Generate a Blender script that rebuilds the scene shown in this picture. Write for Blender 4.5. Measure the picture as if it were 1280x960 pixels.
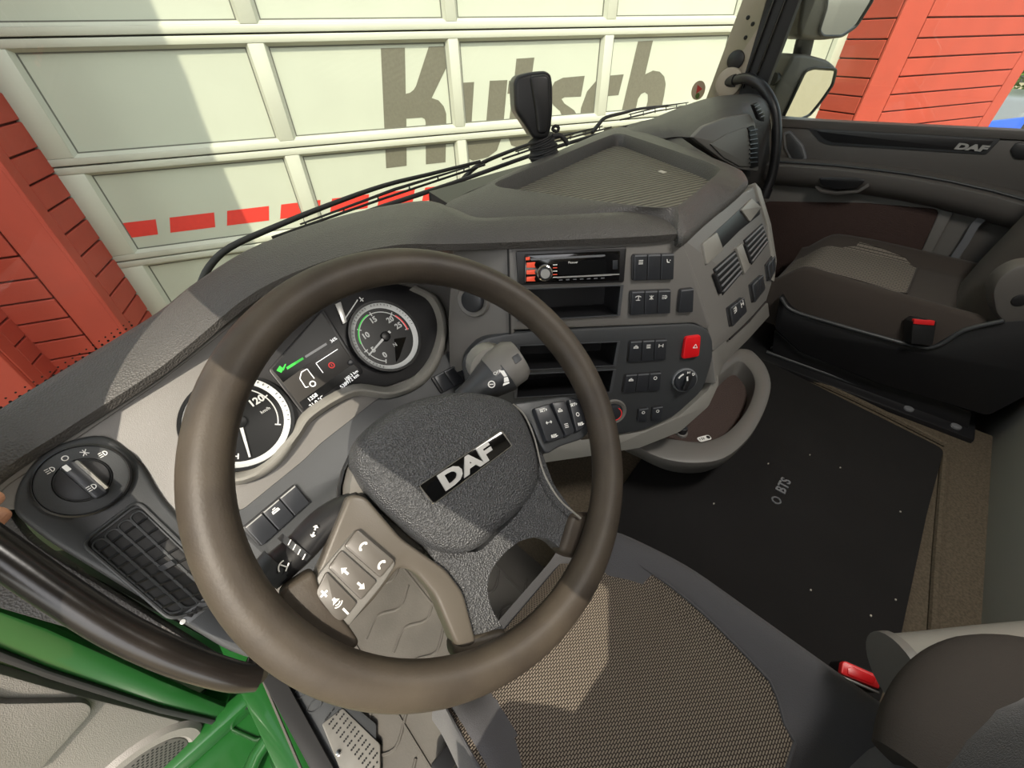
import bpy, bmesh, math, random
import numpy as np
from mathutils import Vector, Matrix
random.seed(7)
for o in list(bpy.data.objects):
    bpy.data.objects.remove(o, do_unlink=True)
scene = bpy.context.scene
col = scene.collection

# ------------------------------------------------------------------ camera
# truck frame: x to the passenger side, y forward, z up; the wheel centre is (0, 0, 0.80)
F = 510.6
PITCH, ROLL, YAW = math.radians(40.289), math.radians(-1.342), math.radians(46.172)
CAM = np.array([-.165, -.2475, 1.133])
_cp, _sp = math.cos(PITCH), math.sin(PITCH)
_fw = np.array([math.sin(YAW)*_cp, math.cos(YAW)*_cp, -_sp])
_r = np.array([math.cos(YAW), -math.sin(YAW), 0.0])
_u = np.cross(_r, _fw)
_r2 = math.cos(ROLL)*_r + math.sin(ROLL)*_u
_u2 = -math.sin(ROLL)*_r + math.cos(ROLL)*_u
cam = bpy.data.cameras.new('camera')
cam_ob = bpy.data.objects.new('camera', cam)
col.objects.link(cam_ob)
cam.sensor_fit = 'HORIZONTAL'
cam.sensor_width = 36.0
cam.lens = 36.0*F/1280.0
cam.clip_start = .01
cam.clip_end = 300
cam_ob.matrix_world = Matrix(((_r2[0], _u2[0], -_fw[0], CAM[0]), (_r2[1], _u2[1], -_fw[1], CAM[1]),
                              (_r2[2], _u2[2], -_fw[2], CAM[2]), (0, 0, 0, 1)))
scene.camera = cam_ob

# ------------------------------------------------------------------ light
SUN_AZ, SUN_EL = math.radians(45), math.radians(50)      # direction the light travels, from truck forward
SUND = Vector((math.sin(SUN_AZ)*math.cos(SUN_EL), math.cos(SUN_AZ)*math.cos(SUN_EL), -math.sin(SUN_EL)))
sun = bpy.data.lights.new('sun', 'SUN')
sun.energy = 5.8
sun.angle = math.radians(.2)
sun.color = (1.0, .90, .74)
sun_ob = bpy.data.objects.new('sun', sun)
col.objects.link(sun_ob)
sun_ob.location = (-3, -3, 8)
sun_ob.rotation_euler = SUND.to_track_quat('-Z', 'Y').to_euler()
world = bpy.data.worlds.new('world')
scene.world = world
world.use_nodes = True
wn = world.node_tree
wn.nodes.clear()
sky = wn.nodes.new('ShaderNodeTexSky')
sky.sky_type = 'NISHITA'
sky.sun_disc = False
sky.sun_elevation = SUN_EL
sky.sun_rotation = math.atan2(-SUND.x, -SUND.y)
sky.air_density = 1.3
sky.dust_density = 3.0
sky.ozone_density = 1.0
hs = wn.nodes.new('ShaderNodeHueSaturation')
hs.inputs['Saturation'].default_value = .45
bg = wn.nodes.new('ShaderNodeBackground')
bg.inputs['Strength'].default_value = .42
wo = wn.nodes.new('ShaderNodeOutputWorld')
wn.links.new(sky.outputs[0], hs.inputs['Color'])
wn.links.new(hs.outputs[0], bg.inputs[0])
wn.links.new(bg.outputs[0], wo.inputs[0])
vs = scene.view_settings
vs.view_transform = 'Standard'
vs.look = 'None'
vs.gamma = 1.0
vs.use_curve_mapping = False
vs.exposure = 0.0

# ------------------------------------------------------------------ pixel helpers (1280 x 960 frame)
def ray(px, py):
    return _r2*((px-640)/F) - _u2*((py-480)/F) + _fw
def at_x(px, py, v):
    d = ray(px, py); return CAM + d*(v-CAM[0])/d[0]
def at_y(px, py, v):
    d = ray(px, py); return CAM + d*(v-CAM[1])/d[1]
def at_z(px, py, v):
    d = ray(px, py); return CAM + d*(v-CAM[2])/d[2]
def at_d(px, py, t):
    return CAM + ray(px, py)*t
class Plane:
    """a plane with right (u), up (v) and outward (n) directions"""
    def __init__(s, p, n):
        s.p = np.array(p, float); s.n = np.array(n, float)/np.linalg.norm(n)
        u = np.cross([0, 0, 1.], s.n)
        if np.linalg.norm(u) < 1e-4: u = np.array([1., 0, 0])
        s.u = u/np.linalg.norm(u); s.v = np.cross(s.n, s.u)
    def px(s, x, y, off=0.0):
        d = ray(x, y); q = s.p + s.n*off
        return CAM + d*(s.n@(q-CAM))/(s.n@d)
    def uv(s, p):
        q = np.array(p)-s.p; return np.array([q@s.u, q@s.v])
    def pt(s, a, b, off=0.0):
        return s.p + s.u*a + s.v*b + s.n*off
    def shift(s, off):
        q = Plane(s.p+s.n*off, s.n); q.u, q.v = s.u, s.v; return q
def plane3(a, b, c):
    n = np.cross(np.array(b)-a, np.array(c)-a)
    if n@(CAM-np.array(a)) < 0: n = -n
    return Plane(a, n)

# ------------------------------------------------------------------ materials
def C(h):
    v = [int(h[i:i+2], 16)/255 for i in (0, 2, 4)]
    return tuple((x/12.92 if x <= .04045 else ((x+.055)/1.055)**2.4) for x in v) + (1,)
MATS = {}
def mat(name, hexcol, rough=.5, metal=0, bump=0, bscale=300, btype='noise', var=0, vscale=8, spec=.5, coat=0, hex2=None, emit=None, estr=1, sheen=0):
    m = bpy.data.materials.new(name); m.use_nodes = True
    nt = m.node_tree; b = nt.nodes['Principled BSDF']
    b.inputs['Base Color'].default_value = C(hexcol)
    b.inputs['Roughness'].default_value = rough
    b.inputs['Metallic'].default_value = metal
    b.inputs['Specular IOR Level'].default_value = spec
    b.inputs['Coat Weight'].default_value = coat
    if sheen: b.inputs['Sheen Weight'].default_value = sheen
    if emit:
        b.inputs['Emission Color'].default_value = C(emit); b.inputs['Emission Strength'].default_value = estr
    tc = nt.nodes.new('ShaderNodeTexCoord')
    if var:
        nz = nt.nodes.new('ShaderNodeTexNoise'); nz.inputs['Scale'].default_value = vscale; nz.inputs['Detail'].default_value = 6
        rp = nt.nodes.new('ShaderNodeValToRGB')
        rp.color_ramp.elements[0].position = .35; rp.color_ramp.elements[1].position = .68
        c1 = C(hexcol); c2 = C(hex2) if hex2 else tuple(x*(1-var) for x in c1[:3])+(1,)
        rp.color_ramp.elements[0].color = c2; rp.color_ramp.elements[1].color = c1
        nt.links.new(tc.outputs['Object'], nz.inputs['Vector']); nt.links.new(nz.outputs['Fac'], rp.inputs['Fac'])
        nt.links.new(rp.outputs['Color'], b.inputs['Base Color'])
    if bump:
        if btype == 'noise':
            t = nt.nodes.new('ShaderNodeTexNoise'); t.inputs['Scale'].default_value = bscale; t.inputs['Detail'].default_value = 3; out = t.outputs['Fac']
        elif btype == 'cell':
            t = nt.nodes.new('ShaderNodeTexVoronoi'); t.inputs['Scale'].default_value = bscale; out = t.outputs['Distance']
        bp = nt.nodes.new('ShaderNodeBump'); bp.inputs['Strength'].default_value = bump; bp.inputs['Distance'].default_value = .002
        nt.links.new(tc.outputs['Object'], t.inputs['Vector']); nt.links.new(out, bp.inputs['Height']); nt.links.new(bp.outputs['Normal'], b.inputs['Normal'])
    MATS[name] = m
    return m
def weave(name, hexa, hexb, sx, sy, bump=.6, rough=.95, rot=0.0, off=.5, bw=.5, bh=.25):
    """woven cloth: offset brick pattern in the object's xy plane"""
    m = bpy.data.materials.new(name); m.use_nodes = True; nt = m.node_tree; b = nt.nodes['Principled BSDF']
    b.inputs['Roughness'].default_value = rough; b.inputs['Specular IOR Level'].default_value = .2
    tc = nt.nodes.new('ShaderNodeTexCoord'); mp = nt.nodes.new('ShaderNodeMapping')
    mp.inputs['Scale'].default_value = (sx, sy, sy); mp.inputs['Rotation'].default_value = (0, 0, rot)
    br = nt.nodes.new('ShaderNodeTexBrick'); br.inputs['Scale'].default_value = 1; br.offset = off
    br.inputs['Color1'].default_value = C(hexa); br.inputs['Color2'].default_value = C(hexa); br.inputs['Mortar'].default_value = C(hexb)
    br.inputs['Mortar Size'].default_value = .07; br.inputs['Mortar Smooth'].default_value = .6
    br.inputs['Brick Width'].default_value = bw; br.inputs['Row Height'].default_value = bh
    bp = nt.nodes.new('ShaderNodeBump'); bp.inputs['Strength'].default_value = bump; bp.inputs['Distance'].default_value = .003; bp.invert = True
    nt.links.new(tc.outputs['Object'], mp.inputs['Vector']); nt.links.new(mp.outputs[0], br.inputs['Vector'])
    nt.links.new(br.outputs['Color'], b.inputs['Base Color']); nt.links.new(br.outputs['Fac'], bp.inputs['Height']); nt.links.new(bp.outputs[0], b.inputs['Normal'])
    MATS[name] = m; return m
def glass(name, tint, refl=.04, rough=.0):
    m = bpy.data.materials.new(name); m.use_nodes = True; nt = m.node_tree; nt.nodes.clear()
    o = nt.nodes.new('ShaderNodeOutputMaterial'); t = nt.nodes.new('ShaderNodeBsdfTransparent'); g = nt.nodes.new('ShaderNodeBsdfGlossy')
    g.inputs['Roughness'].default_value = rough; t.inputs['Color'].default_value = C(tint)
    mx = nt.nodes.new('ShaderNodeMixShader'); mx.inputs[0].default_value = refl
    nt.links.new(t.outputs[0], mx.inputs[1]); nt.links.new(g.outputs[0], mx.inputs[2]); nt.links.new(mx.outputs[0], o.inputs[0])
    MATS[name] = m; return m

mat('pad_grey', '474543', .5, bump=.5, bscale=420, btype='cell', var=.08, vscale=5)
mat('panel_grey', '6b6966', .45, bump=.12, bscale=900, var=.05, vscale=4)
mat('trim_grey', '84827c', .4, bump=.1, bscale=900)
mat('lower_grey', '6a6864', .45, bump=.1, bscale=900)
mat('facia_black', '383a3c', .42, bump=.1, bscale=900)
mat('black', '1b1b1d', .4, bump=.05, bscale=800)
mat('deep_black', '0b0b0c', .6)
mat('gloss_black', '0a0a0b', .08, spec=.6)
mat('switch_black', '2b2d31', .35)
mat('slot_frame', '45474a', .35)
mat('switch_edge', '6b6d70', .35)
mat('handle_black', '161413', .25, bump=.03, bscale=200, var=.3, vscale=12, hex2='221e1b')
mat('rubber', '202021', .65)
mat('rim_leather', '453e35', .5, bump=.10, bscale=420, var=.3, vscale=16, hex2='342e28', spec=.32)
mat('hub_grey', '434446', .42, bump=.9, bscale=520, btype='cell')
mat('spoke_grey', '4f4a43', .38, bump=.06, bscale=700)
mat('button_grey', '4e4a45', .4)
mat('white_print', 'e8e8e4', .5)
mat('chrome', 'd8d8d6', .18, metal=1)
mat('silver', 'b9b9b7', .35, metal=.6)
mat('gauge_black', '151617', .35, spec=.3)
mat('gauge_white', 'b4b6b5', .4, emit='c8cccc', estr=.06)
mat('screen', '3a3836', .4, spec=.2, emit='242627', estr=.15)
mat('screen_dark', '08090a', .35, spec=.2)
mat('screen_white', 'f2f2f2', .5, emit='ffffff', estr=.6)
mat('screen_green', '2fae3a', .5, emit='28b83a', estr=.5)
mat('screen_red', 'c02a2a', .5, emit='d03030', estr=.5)
mat('lamp_red', 'd8141c', .35)
mat('buckle_red', 'e0262a', .4)
mat('radio_orange', 'e0583c', .4, emit='e0452c', estr=.35)
mat('cloth_dark', '49494c', .95, bump=.35, bscale=700, spec=.15, sheen=.15)
mat('cloth_passenger', '403a36', .95, bump=.3, bscale=700, spec=.15, sheen=.1)
mat('cloth_arm', '3f3b38', .95, bump=.35, bscale=700, spec=.15)
weave('cloth_insert', '7c7368', '241f1c', 80, 92)
weave('cloth_stripe', '7a736b', '262220', 40, 150, off=.5, bw=2.0, bh=.5, rot=math.radians(90))
mat('carpet', '62594c', 1, bump=.8, bscale=500, var=.35, vscale=220, spec=.1)
mat('mat_black', '232222', .95, bump=.3, bscale=400, var=.15, vscale=6, spec=.15)
mat('rubber_floor', '55524d', .7, bump=.2, bscale=200, var=.25, vscale=9)
mat('plate_metal', '8f8d88', .45, metal=.5, var=.2, vscale=20)
mat('door_grey', '7d7974', .55, bump=.3, bscale=500, btype='cell')
mat('door_dark', '55524f', .5, bump=.2, bscale=600)
mat('door_cloth', '4a3c38', .95, bump=.9, bscale=260, btype='cell', spec=.1)
mat('tray_net', '4c403c', .8, bump=.9, bscale=330, btype='cell', spec=.2)
mat('bunk', '8b8b86', .95, bump=.2, bscale=400, spec=.1)
mat('pillar_beige', 'a79d8c', .5, bump=.1, bscale=400, var=.15, vscale=12)
mat('headliner', 'b5b0a6', .9)
mat('green_paint', '194c1e', .3, coat=.5)
mat('green_dark', '123816', .35, coat=.4)
mat('garage_white', 'aeb1a4', .45, bump=.03, bscale=60, var=.06, vscale=2)
mat('garage_panel', 'abb0a2', .5, bump=.05, bscale=90, var=.05, vscale=3)
mat('garage_joint', '5c5d55', .8)
mat('print_grey', '615f52', .6, var=.12, vscale=60)
mat('print_red', 'c8342b', .5, var=.08, vscale=30)
mat('house_red', 'a8402f', .6, bump=.15, bscale=50, var=.12, vscale=4)
mat('house_dark', '5a1d16', .8)
mat('asphalt', '94896c', .95, bump=.4, bscale=60, var=.2, vscale=10)
mat('cobble', 'a39584', .95, bump=.4, bscale=40, var=.25, vscale=4)
mat('leaf', '5d7a2e', .7, var=.4, vscale=20)
mat('bark', '5a4636', .9, bump=.5, bscale=30)
mat('blue', '2157c8', .4)
mat('car_grey', '6f7275', .3, coat=.5)
mat('mirror_glass', 'f0f2f2', .02, metal=1)
mat('skin', 'c58e70', .5, bump=.1, bscale=300, var=.1, vscale=40)
mat('sleeve', '3b4350', .9, bump=.3, bscale=300)
mat('caster_grey', '9a9a96', .7)
mat('sticker', 'b8a48c', .5)
glass('windscreen', 'f3f7ee')
glass('side_glass', 'f0f4ee')
def tray_ribs():
    m = mat('tray_rib', '6d6a60', .7); nt = m.node_tree; b = nt.nodes['Principled BSDF']
    tc = nt.nodes.new('ShaderNodeTexCoord'); wv = nt.nodes.new('ShaderNodeTexWave'); wv.inputs['Scale'].default_value = 34; wv.bands_direction = 'DIAGONAL'
    mp = nt.nodes.new('ShaderNodeMapping'); mp.inputs['Rotation'].default_value = (0, 0, math.radians(-28))
    bp = nt.nodes.new('ShaderNodeBump'); bp.inputs['Strength'].default_value = 1; bp.inputs['Distance'].default_value = .006
    nt.links.new(tc.outputs['Object'], mp.inputs['Vector']); nt.links.new(mp.outputs[0], wv.inputs['Vector']); nt.links.new(wv.outputs['Fac'], bp.inputs['Height']); nt.links.new(bp.outputs[0], b.inputs['Normal'])
    rp = nt.nodes.new('ShaderNodeValToRGB'); rp.color_ramp.elements[0].color = C('3e3b34'); rp.color_ramp.elements[1].color = C('7d796d')
    nt.links.new(wv.outputs['Fac'], rp.inputs['Fac']); nt.links.new(rp.outputs[0], b.inputs['Base Color'])
tray_ribs()

# ------------------------------------------------------------------ object builders
BASE = {}
def thing(name, label, cat, loc, group=None):
    o = bpy.data.objects.new(name, None); col.objects.link(o)
    o.location = Vector(loc); o.empty_display_size = .05
    o['label'] = label; o['category'] = cat
    if group: o['group'] = group
    BASE[o] = Vector(loc); return o
def tag(o, label, cat, group=None):
    o['label'] = label; o['category'] = cat
    if group: o['group'] = group
    return o
def struct(o, label=None, cat=None):
    o['kind'] = 'structure'
    if label: o['label'] = label
    if cat: o['category'] = cat
    return o
def link(name, bm, m, parent=None, smooth=35, label=None):
    """one bmesh in world coordinates -> one mesh object under parent (or top-level, origin at its base)"""
    if parent is not None: org = BASE[parent]
    else:
        cs = [v.co for v in bm.verts]
        org = Vector(((min(c.x for c in cs)+max(c.x for c in cs))/2, (min(c.y for c in cs)+max(c.y for c in cs))/2, min(c.z for c in cs)))
    me = bpy.data.meshes.new(name)
    bmesh.ops.translate(bm, vec=-org, verts=bm.verts)
    bm.to_mesh(me); bm.free()
    if smooth:
        me.polygons.foreach_set('use_smooth', [True]*len(me.polygons))
        me.set_sharp_from_angle(angle=math.radians(smooth))
    me.materials.append(MATS[m])
    o = bpy.data.objects.new(name, me); col.objects.link(o)
    if parent is not None: o.parent = parent
    else: o.location = org
    BASE[o] = org
    if label: o['label'] = label
    return o
def round_poly(pts, r, seg=4):
    """round the corners of a closed polygon of 3-D points"""
    pts = [np.array(p, float) for p in pts]; n = len(pts); out = []
    for i in range(n):
        a, b, c = pts[i-1], pts[i], pts[(i+1) % n]
        d1, d2 = a-b, c-b; l1, l2 = np.linalg.norm(d1), np.linalg.norm(d2)
        if l1 < 1e-9 or l2 < 1e-9: out.append(b); continue
        k = min(r, l1*.45, l2*.45); p, q = b+d1/l1*k, b+d2/l2*k
        for j in range(seg+1):
            t = j/seg; out.append((1-t)**2*p + 2*t*(1-t)*b + t*t*q)
    return out
def prism_bm(pts, n, thick, bevel=0, bseg=2, bm=None):
    bm = bm or bmesh.new(); n = np.array(n, float)
    top = [bm.verts.new(Vector(p)) for p in pts]; bot = [bm.verts.new(Vector(np.array(p)-n*thick)) for p in pts]
    ft = bm.faces.new(top); bm.faces.new(bot[::-1]); k = len(pts)
    for i in range(k): bm.faces.new((top[i], bot[i], bot[(i+1) % k], top[(i+1) % k]))
    bm.normal_update()
    if ft.normal.dot(Vector(n)) < 0: bmesh.ops.reverse_faces(bm, faces=bm.faces)
    if bevel:
        bmesh.ops.bevel(bm, geom=list(ft.edges), offset=bevel, segments=bseg, affect='EDGES', profile=.5, clamp_overlap=True)
    return bm
def ppx(name, pxs, pl, thick, m, parent=None, off=0, r=0, bevel=.0015, label=None, bseg=2):
    pts = [pl.px(x, y, off) for x, y in pxs]
    if r: pts = round_poly(pts, r)
    return link(name, prism_bm(pts, pl.n, thick, bevel, bseg), m, parent, label=label)
def rect(pl, cu, cv, w, h, off=0, ang=0):
    c, s = math.cos(ang), math.sin(ang); o = []
    for a, b in ((-1, -1), (1, -1), (1, 1), (-1, 1)):
        x, y = a*w/2, b*h/2; o.append(pl.pt(cu+x*c-y*s, cv+x*s+y*c, off))
    return o
def prect(name, pl, cu, cv, w, h, thick, m, parent, off=0, r=0, bevel=.001, ang=0, label=None):
    pts = rect(pl, cu, cv, w, h, off, ang)
    if r: pts = round_poly(pts, r)
    return link(name, prism_bm(pts, pl.n, thick, bevel), m, parent, label=label)
def circ(pl, cu, cv, R, off=0, seg=40, a0=0, a1=2*math.pi):
    return [pl.pt(cu+R*math.cos(a0+(a1-a0)*i/seg), cv+R*math.sin(a0+(a1-a0)*i/seg), off) for i in range(seg if a1-a0 > 6.28 else seg+1)]
def disc(name, pl, cu, cv, R, thick, m, parent, off=0, bevel=.001, seg=40, label=None):
    return link(name, prism_bm(circ(pl, cu, cv, R, off, seg), pl.n, thick, bevel), m, parent, label=label)
def ring_bm(pl, cu, cv, prof, seg=48, a0=0, a1=2*math.pi, close=False):
    """profile [(radius, offset)] swept about the plane's normal"""
    full = a1-a0 > 6.28
    rows = [[pl.pt(cu+R*math.cos(a0+(a1-a0)*i/seg), cv+R*math.sin(a0+(a1-a0)*i/seg), o) for R, o in (prof+[prof[0]] if close else prof)] for i in range(seg if full else seg+1)]
    return loft_bm(rows, close_rows=full)
def loft_bm(rows, close_rows=False, close_cols=False, cap=False, bm=None):
    bm = bm or bmesh.new(); vr = [[bm.verts.new(Vector(p)) for p in r] for r in rows]
    R = len(rows); K = len(rows[0])
    for i in range(R if close_rows else R-1):
        a, b = vr[i], vr[(i+1) % R]
        for j in range(K if close_cols else K-1):
            j2 = (j+1) % K
            try: bm.faces.new((a[j], a[j2], b[j2], b[j]))
            except ValueError: pass
    if cap:
        bm.faces.new(vr[0][::-1]); bm.faces.new(vr[-1])
    bmesh.ops.remove_doubles(bm, verts=bm.verts, dist=1e-6)
    bmesh.ops.recalc_face_normals(bm, faces=bm.faces)
    return bm
def spline(pts, n=6, closed=False):
    P = [np.array(p, float) for p in pts]; k = len(P); out = []
    for i in range(k if closed else k-1):
        a = P[i-1] if (closed or i > 0) else 2*P[0]-P[1]; b = P[i]; c = P[(i+1) % k]
        d = P[(i+2) % k] if (closed or i+2 < k) else 2*P[-1]-P[-2]
        for j in range(n):
            t = j/n
            out.append(.5*((2*b)+(c-a)*t+(2*a-5*b+4*c-d)*t*t+(3*b-a-3*c+d)*t**3))
    if not closed: out.append(P[-1])
    return out
def tube_bm(pts, r, seg=12, flat=1.0, bm=None, closed=False):
    pts = [np.array(p, float) for p in pts]; n = len(pts); rad = r if hasattr(r, '__len__') else [r]*n
    rows = []; up = None
    for i in range(n):
        a = pts[i-1] if (i > 0 or closed) else pts[0]; b = pts[(i+1) % n] if (i < n-1 or closed) else pts[-1]
        t = b-a; t = t/(np.linalg.norm(t)+1e-12)
        if up is None:
            up = np.array([0, 0, 1.]) if abs(t[2]) < .9 else np.array([1., 0, 0])
        s = np.cross(t, up); s = s/np.linalg.norm(s); up = np.cross(s, t)
        rows.append([pts[i]+rad[i]*(math.cos(2*math.pi*k/seg)*s+flat*math.sin(2*math.pi*k/seg)*up) for k in range(seg)])
    return loft_bm(rows, close_cols=True, close_rows=closed, cap=not closed, bm=bm)
def tube(name, pts, r, m, parent=None, seg=12, flat=1.0, label=None, closed=False):
    return link(name, tube_bm(pts, r, seg, flat, closed=closed), m, parent, smooth=50, label=label)
def box_bm(c, u, v, n, w, h, d, bevel=.0, seg=2, bm=None):
    b2 = bmesh.new(); c, u, v, n = (np.array(q, float) for q in (c, u, v, n)); vs_ = []
    for z in (-1, 1):
        for y in (-1, 1):
            for x in (-1, 1): vs_.append(b2.verts.new(Vector(c+u*x*w/2+v*y*h/2+n*z*d/2)))
    for f in ((0, 2, 3, 1), (4, 5, 7, 6), (0, 1, 5, 4), (2, 6, 7, 3), (0, 4, 6, 2), (1, 3, 7, 5)): b2.faces.new([vs_[i] for i in f])
    bmesh.ops.recalc_face_normals(b2, faces=b2.faces)
    if bevel: bmesh.ops.bevel(b2, geom=b2.edges[:], offset=bevel, segments=seg, affect='EDGES', profile=.5, clamp_overlap=True)
    if bm is not None:
        me = bpy.data.meshes.new('t'); b2.to_mesh(me); bm.from_mesh(me); bpy.data.meshes.remove(me); b2.free(); return bm
    return b2
EX, EY, EZ = (1, 0, 0), (0, 1, 0), (0, 0, 1)
def box(name, c, size, m, parent=None, bevel=.004, label=None):
    return link(name, box_bm(c, EX, EY, EZ, size[0], size[1], size[2], bevel), m, parent, label=label)
def text(name, s, pl, cu, cv, size, m, parent, off=.0006, ang=0, bold=.0, ext=.0004, sx=1.0, shear=0):
    cu_ = bpy.data.curves.new('t', 'FONT'); cu_.body = s; cu_.size = size; cu_.align_x = 'CENTER'; cu_.align_y = 'CENTER'
    cu_.extrude = ext; cu_.offset = bold; cu_.resolution_u = 3; cu_.shear = shear
    to = bpy.data.objects.new('t', cu_); col.objects.link(to)
    dg = bpy.context.evaluated_depsgraph_get(); me = bpy.data.meshes.new_from_object(to.evaluated_get(dg))
    bpy.data.objects.remove(to); bpy.data.curves.remove(cu_)
    c_, s_ = math.cos(ang), math.sin(ang); u = pl.u*c_+pl.v*s_; v = -pl.u*s_+pl.v*c_; o = pl.pt(cu, cv, off)
    bm = bmesh.new(); bm.from_mesh(me); bpy.data.meshes.remove(me)
    for w in bm.verts: w.co = Vector(o+u*w.co.x*sx+v*w.co.y+pl.n*w.co.z)
    return link(name, bm, m, parent, smooth=0)
def multi(name, polys, pl, m, parent, off=.0006, thick=.0004):
    """flat printed symbol made of several small polygons given in plane coordinates"""
    bm = bmesh.new()
    for p in polys: prism_bm([pl.pt(a, b, off) for a, b in p], pl.n, thick, bm=bm)
    return link(name, bm, m, parent, smooth=0)
def bar2(x0, y0, x1, y1, w):
    d = np.array([x1-x0, y1-y0]); L = np.linalg.norm(d)+1e-9; q = np.array([-d[1], d[0]])/L*w/2
    return [(x0-q[0], y0-q[1]), (x1-q[0], y1-q[1]), (x1+q[0], y1+q[1]), (x0+q[0], y0+q[1])]
def arc2(cx, cy, R, w, a0=0, a1=360, n=14):
    return [bar2(cx+R*math.cos(math.radians(a0+(a1-a0)*i/n)), cy+R*math.sin(math.radians(a0+(a1-a0)*i/n)),
                 cx+R*math.cos(math.radians(a0+(a1-a0)*(i+1.05)/n)), cy+R*math.sin(math.radians(a0+(a1-a0)*(i+1.05)/n)), w) for i in range(n)]

# ================================================================== OUTSIDE: yard, garage door, red timber building
GA = math.radians(26.53)
GN = np.array([math.sin(GA), math.cos(GA), 0]); GU = np.array([math.cos(GA), -math.sin(GA), 0])
DG, DF = 3.5, 3.126            # distance of the garage door and of the timber facade
def gp(u, z, d): return CAM + GN*d + GU*u + np.array([0, 0, z])
GROUND = -1.30
def quad(name, pts, m, parent=None):
    bm = bmesh.new(); bm.faces.new([bm.verts.new(Vector(p)) for p in pts]); return link(name, bm, m, parent, smooth=0)
g_ = quad('ground', [(-30, -30, GROUND), (40, -30, GROUND), (40, 40, GROUND), (-30, 40, GROUND)], 'asphalt'); struct(g_, 'grey asphalt yard in front of the garage', 'ground')
gpl = Plane(gp(0, 0, DG), -GN)     # u of this plane points right as seen from the truck
assert gpl.u@GU > .99
def gbox(name, u0, u1, z0, z1, d0, d1, m, parent, bevel=0):
    c = gp((u0+u1)/2, (z0+z1)/2, (d0+d1)/2)
    return link(name, box_bm(c, GU, EZ, GN, abs(u1-u0), abs(z1-z0), abs(d1-d0), bevel), m, parent, smooth=30)
gz = GROUND-CAM[2]
gar = thing('garage_door', 'wide cream sectional garage door with grey lettering and red dashes', 'garage door', gp(1.46, gz, DG))
US = [(-.431, -.105), (-.079, .243), (.263, .586), (.608, .930), (.953, 1.275)]
U0, U1 = -.475*DG, 1.31*DG
rows = []
for r in range(-12, 4):
    zt = (.0005-.1695*r)*DG; zb = zt-.1445*DG
    if zb < gz+.12: zb = gz+.14
    if zt-zb < .1: continue
    rows.append((zt, zb))
gbox('door_backing', U0, U1, gz, rows[0][0]+.1, DG+.045, DG+.055, 'garage_joint', gar)
for i, (zt, zb) in enumerate(rows):
    ztop = rows[i-1][1] if i else zt+.09
    mid = (zt+ztop)/2
    for (a, b) in ((mid+.004, ztop), (zt, mid-.004)):
        gbox('rail', U0, U1, a, b, DG-.002, DG+.045, 'garage_white', gar, .006)
    for k in range(len(US)+1):
        a = U0 if k == 0 else US[k-1][1]*DG; b = U1 if k == len(US) else US[k][0]*DG
        gbox('mullion', a, b, zb, zt, DG-.001, DG+.04, 'garage_white', gar, .004)
    for (a, b) in US:
        a *= DG; b *= DG
        gbox('panel', a-.005, b+.005, zb-.005, zt+.005, DG+.036, DG+.044, 'garage_panel', gar)
        bd = .016
        o_ = [(a, zb), (b, zb), (b, zt), (a, zt)]; n_ = [(a+bd, zb+bd), (b-bd, zb+bd), (b-bd, zt-bd), (a+bd, zt-bd)]
        rws = [[gp(u, z, DG+.002) for u, z in o_], [gp(u, z, DG+.03) for u, z in n_], [gp(u, z, DG+.037) for u, z in n_]]
        link('glazing_bead', loft_bm(rws, close_cols=True), 'garage_white', gar, smooth=0)
        g2_ = [(a+bd+.007, zb+bd+.007), (b-bd-.007, zb+bd+.007), (b-bd-.007, zt-bd-.007), (a+bd+.007, zt-bd-.007)]
        link('gasket', loft_bm([[gp(u, z, DG+.031) for u, z in n_], [gp(u, z, DG+.0315) for u, z in g2_], [gp(u, z, DG+.037) for u, z in g2_]], close_cols=True), 'garage_joint', gar, smooth=0)
    if i == len(rows)-1:
        gbox('rail', U0, U1, gz+.01, zb, DG-.002, DG+.045, 'garage_white', gar, .006)
# lettering and dashes are printed on the panels (35 mm behind the rails)
lp = Plane(gp(0, 0, DG+.0345), -GN)
def glet(name, polys):
    bm = bmesh.new()
    for p in polys: prism_bm([lp.px(x, y) for x, y in p], lp.n, .0005, bm=bm)
    return link(name, bm, 'print_grey', gar, smooth=0)
def q1(a, b): return (460+a/5.335, 40+b/5.333)
def q2(a, b): return (640+a/5.332, 30+b/5.333)
K = [(85, 108), (246, 104), (252, 412), (280, 405), (305, 385), (320, 360), (405, 98), (560, 92), (545, 190), (425, 440), (470, 455), (505, 495), (522, 545), (522, 640), (517, 868), (386, 882), (384, 600), (378, 580), (360, 570), (256, 578), (258, 892), (121, 908)]
glet('letter', [[q1(*p) for p in K]])
glet('letter', [[q1(*p) for p in ((600, 340), (708, 333), (690, 620), (690, 690), (710, 715), (735, 722), (760, 715), (775, 690), (785, 640), (812, 325), (930, 320), (905, 600), (885, 720), (860, 790), (800, 835), (700, 858), (640, 830), (610, 770), (600, 640))]])
glet('letter', [[q1(*p) for p in ((990, 178), (1110, 170), (1090, 310), (1150, 305), (1140, 400), (1075, 405), (1050, 600), (1060, 660), (1110, 670), (1100, 770), (1010, 775), (955, 755), (935, 700), (940, 600), (965, 410), (930, 412), (940, 325), (975, 322))]])
glet('letter', [[q2(*p) for p in ((485, 345), (340, 358), (285, 385), (255, 440), (250, 490), (275, 540), (320, 580), (335, 620), (335, 670), (320, 700), (250, 705), (235, 790), (350, 785), (410, 740), (435, 680), (435, 610), (415, 575), (350, 530), (330, 500), (350, 488), (460, 484))]])
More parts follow.
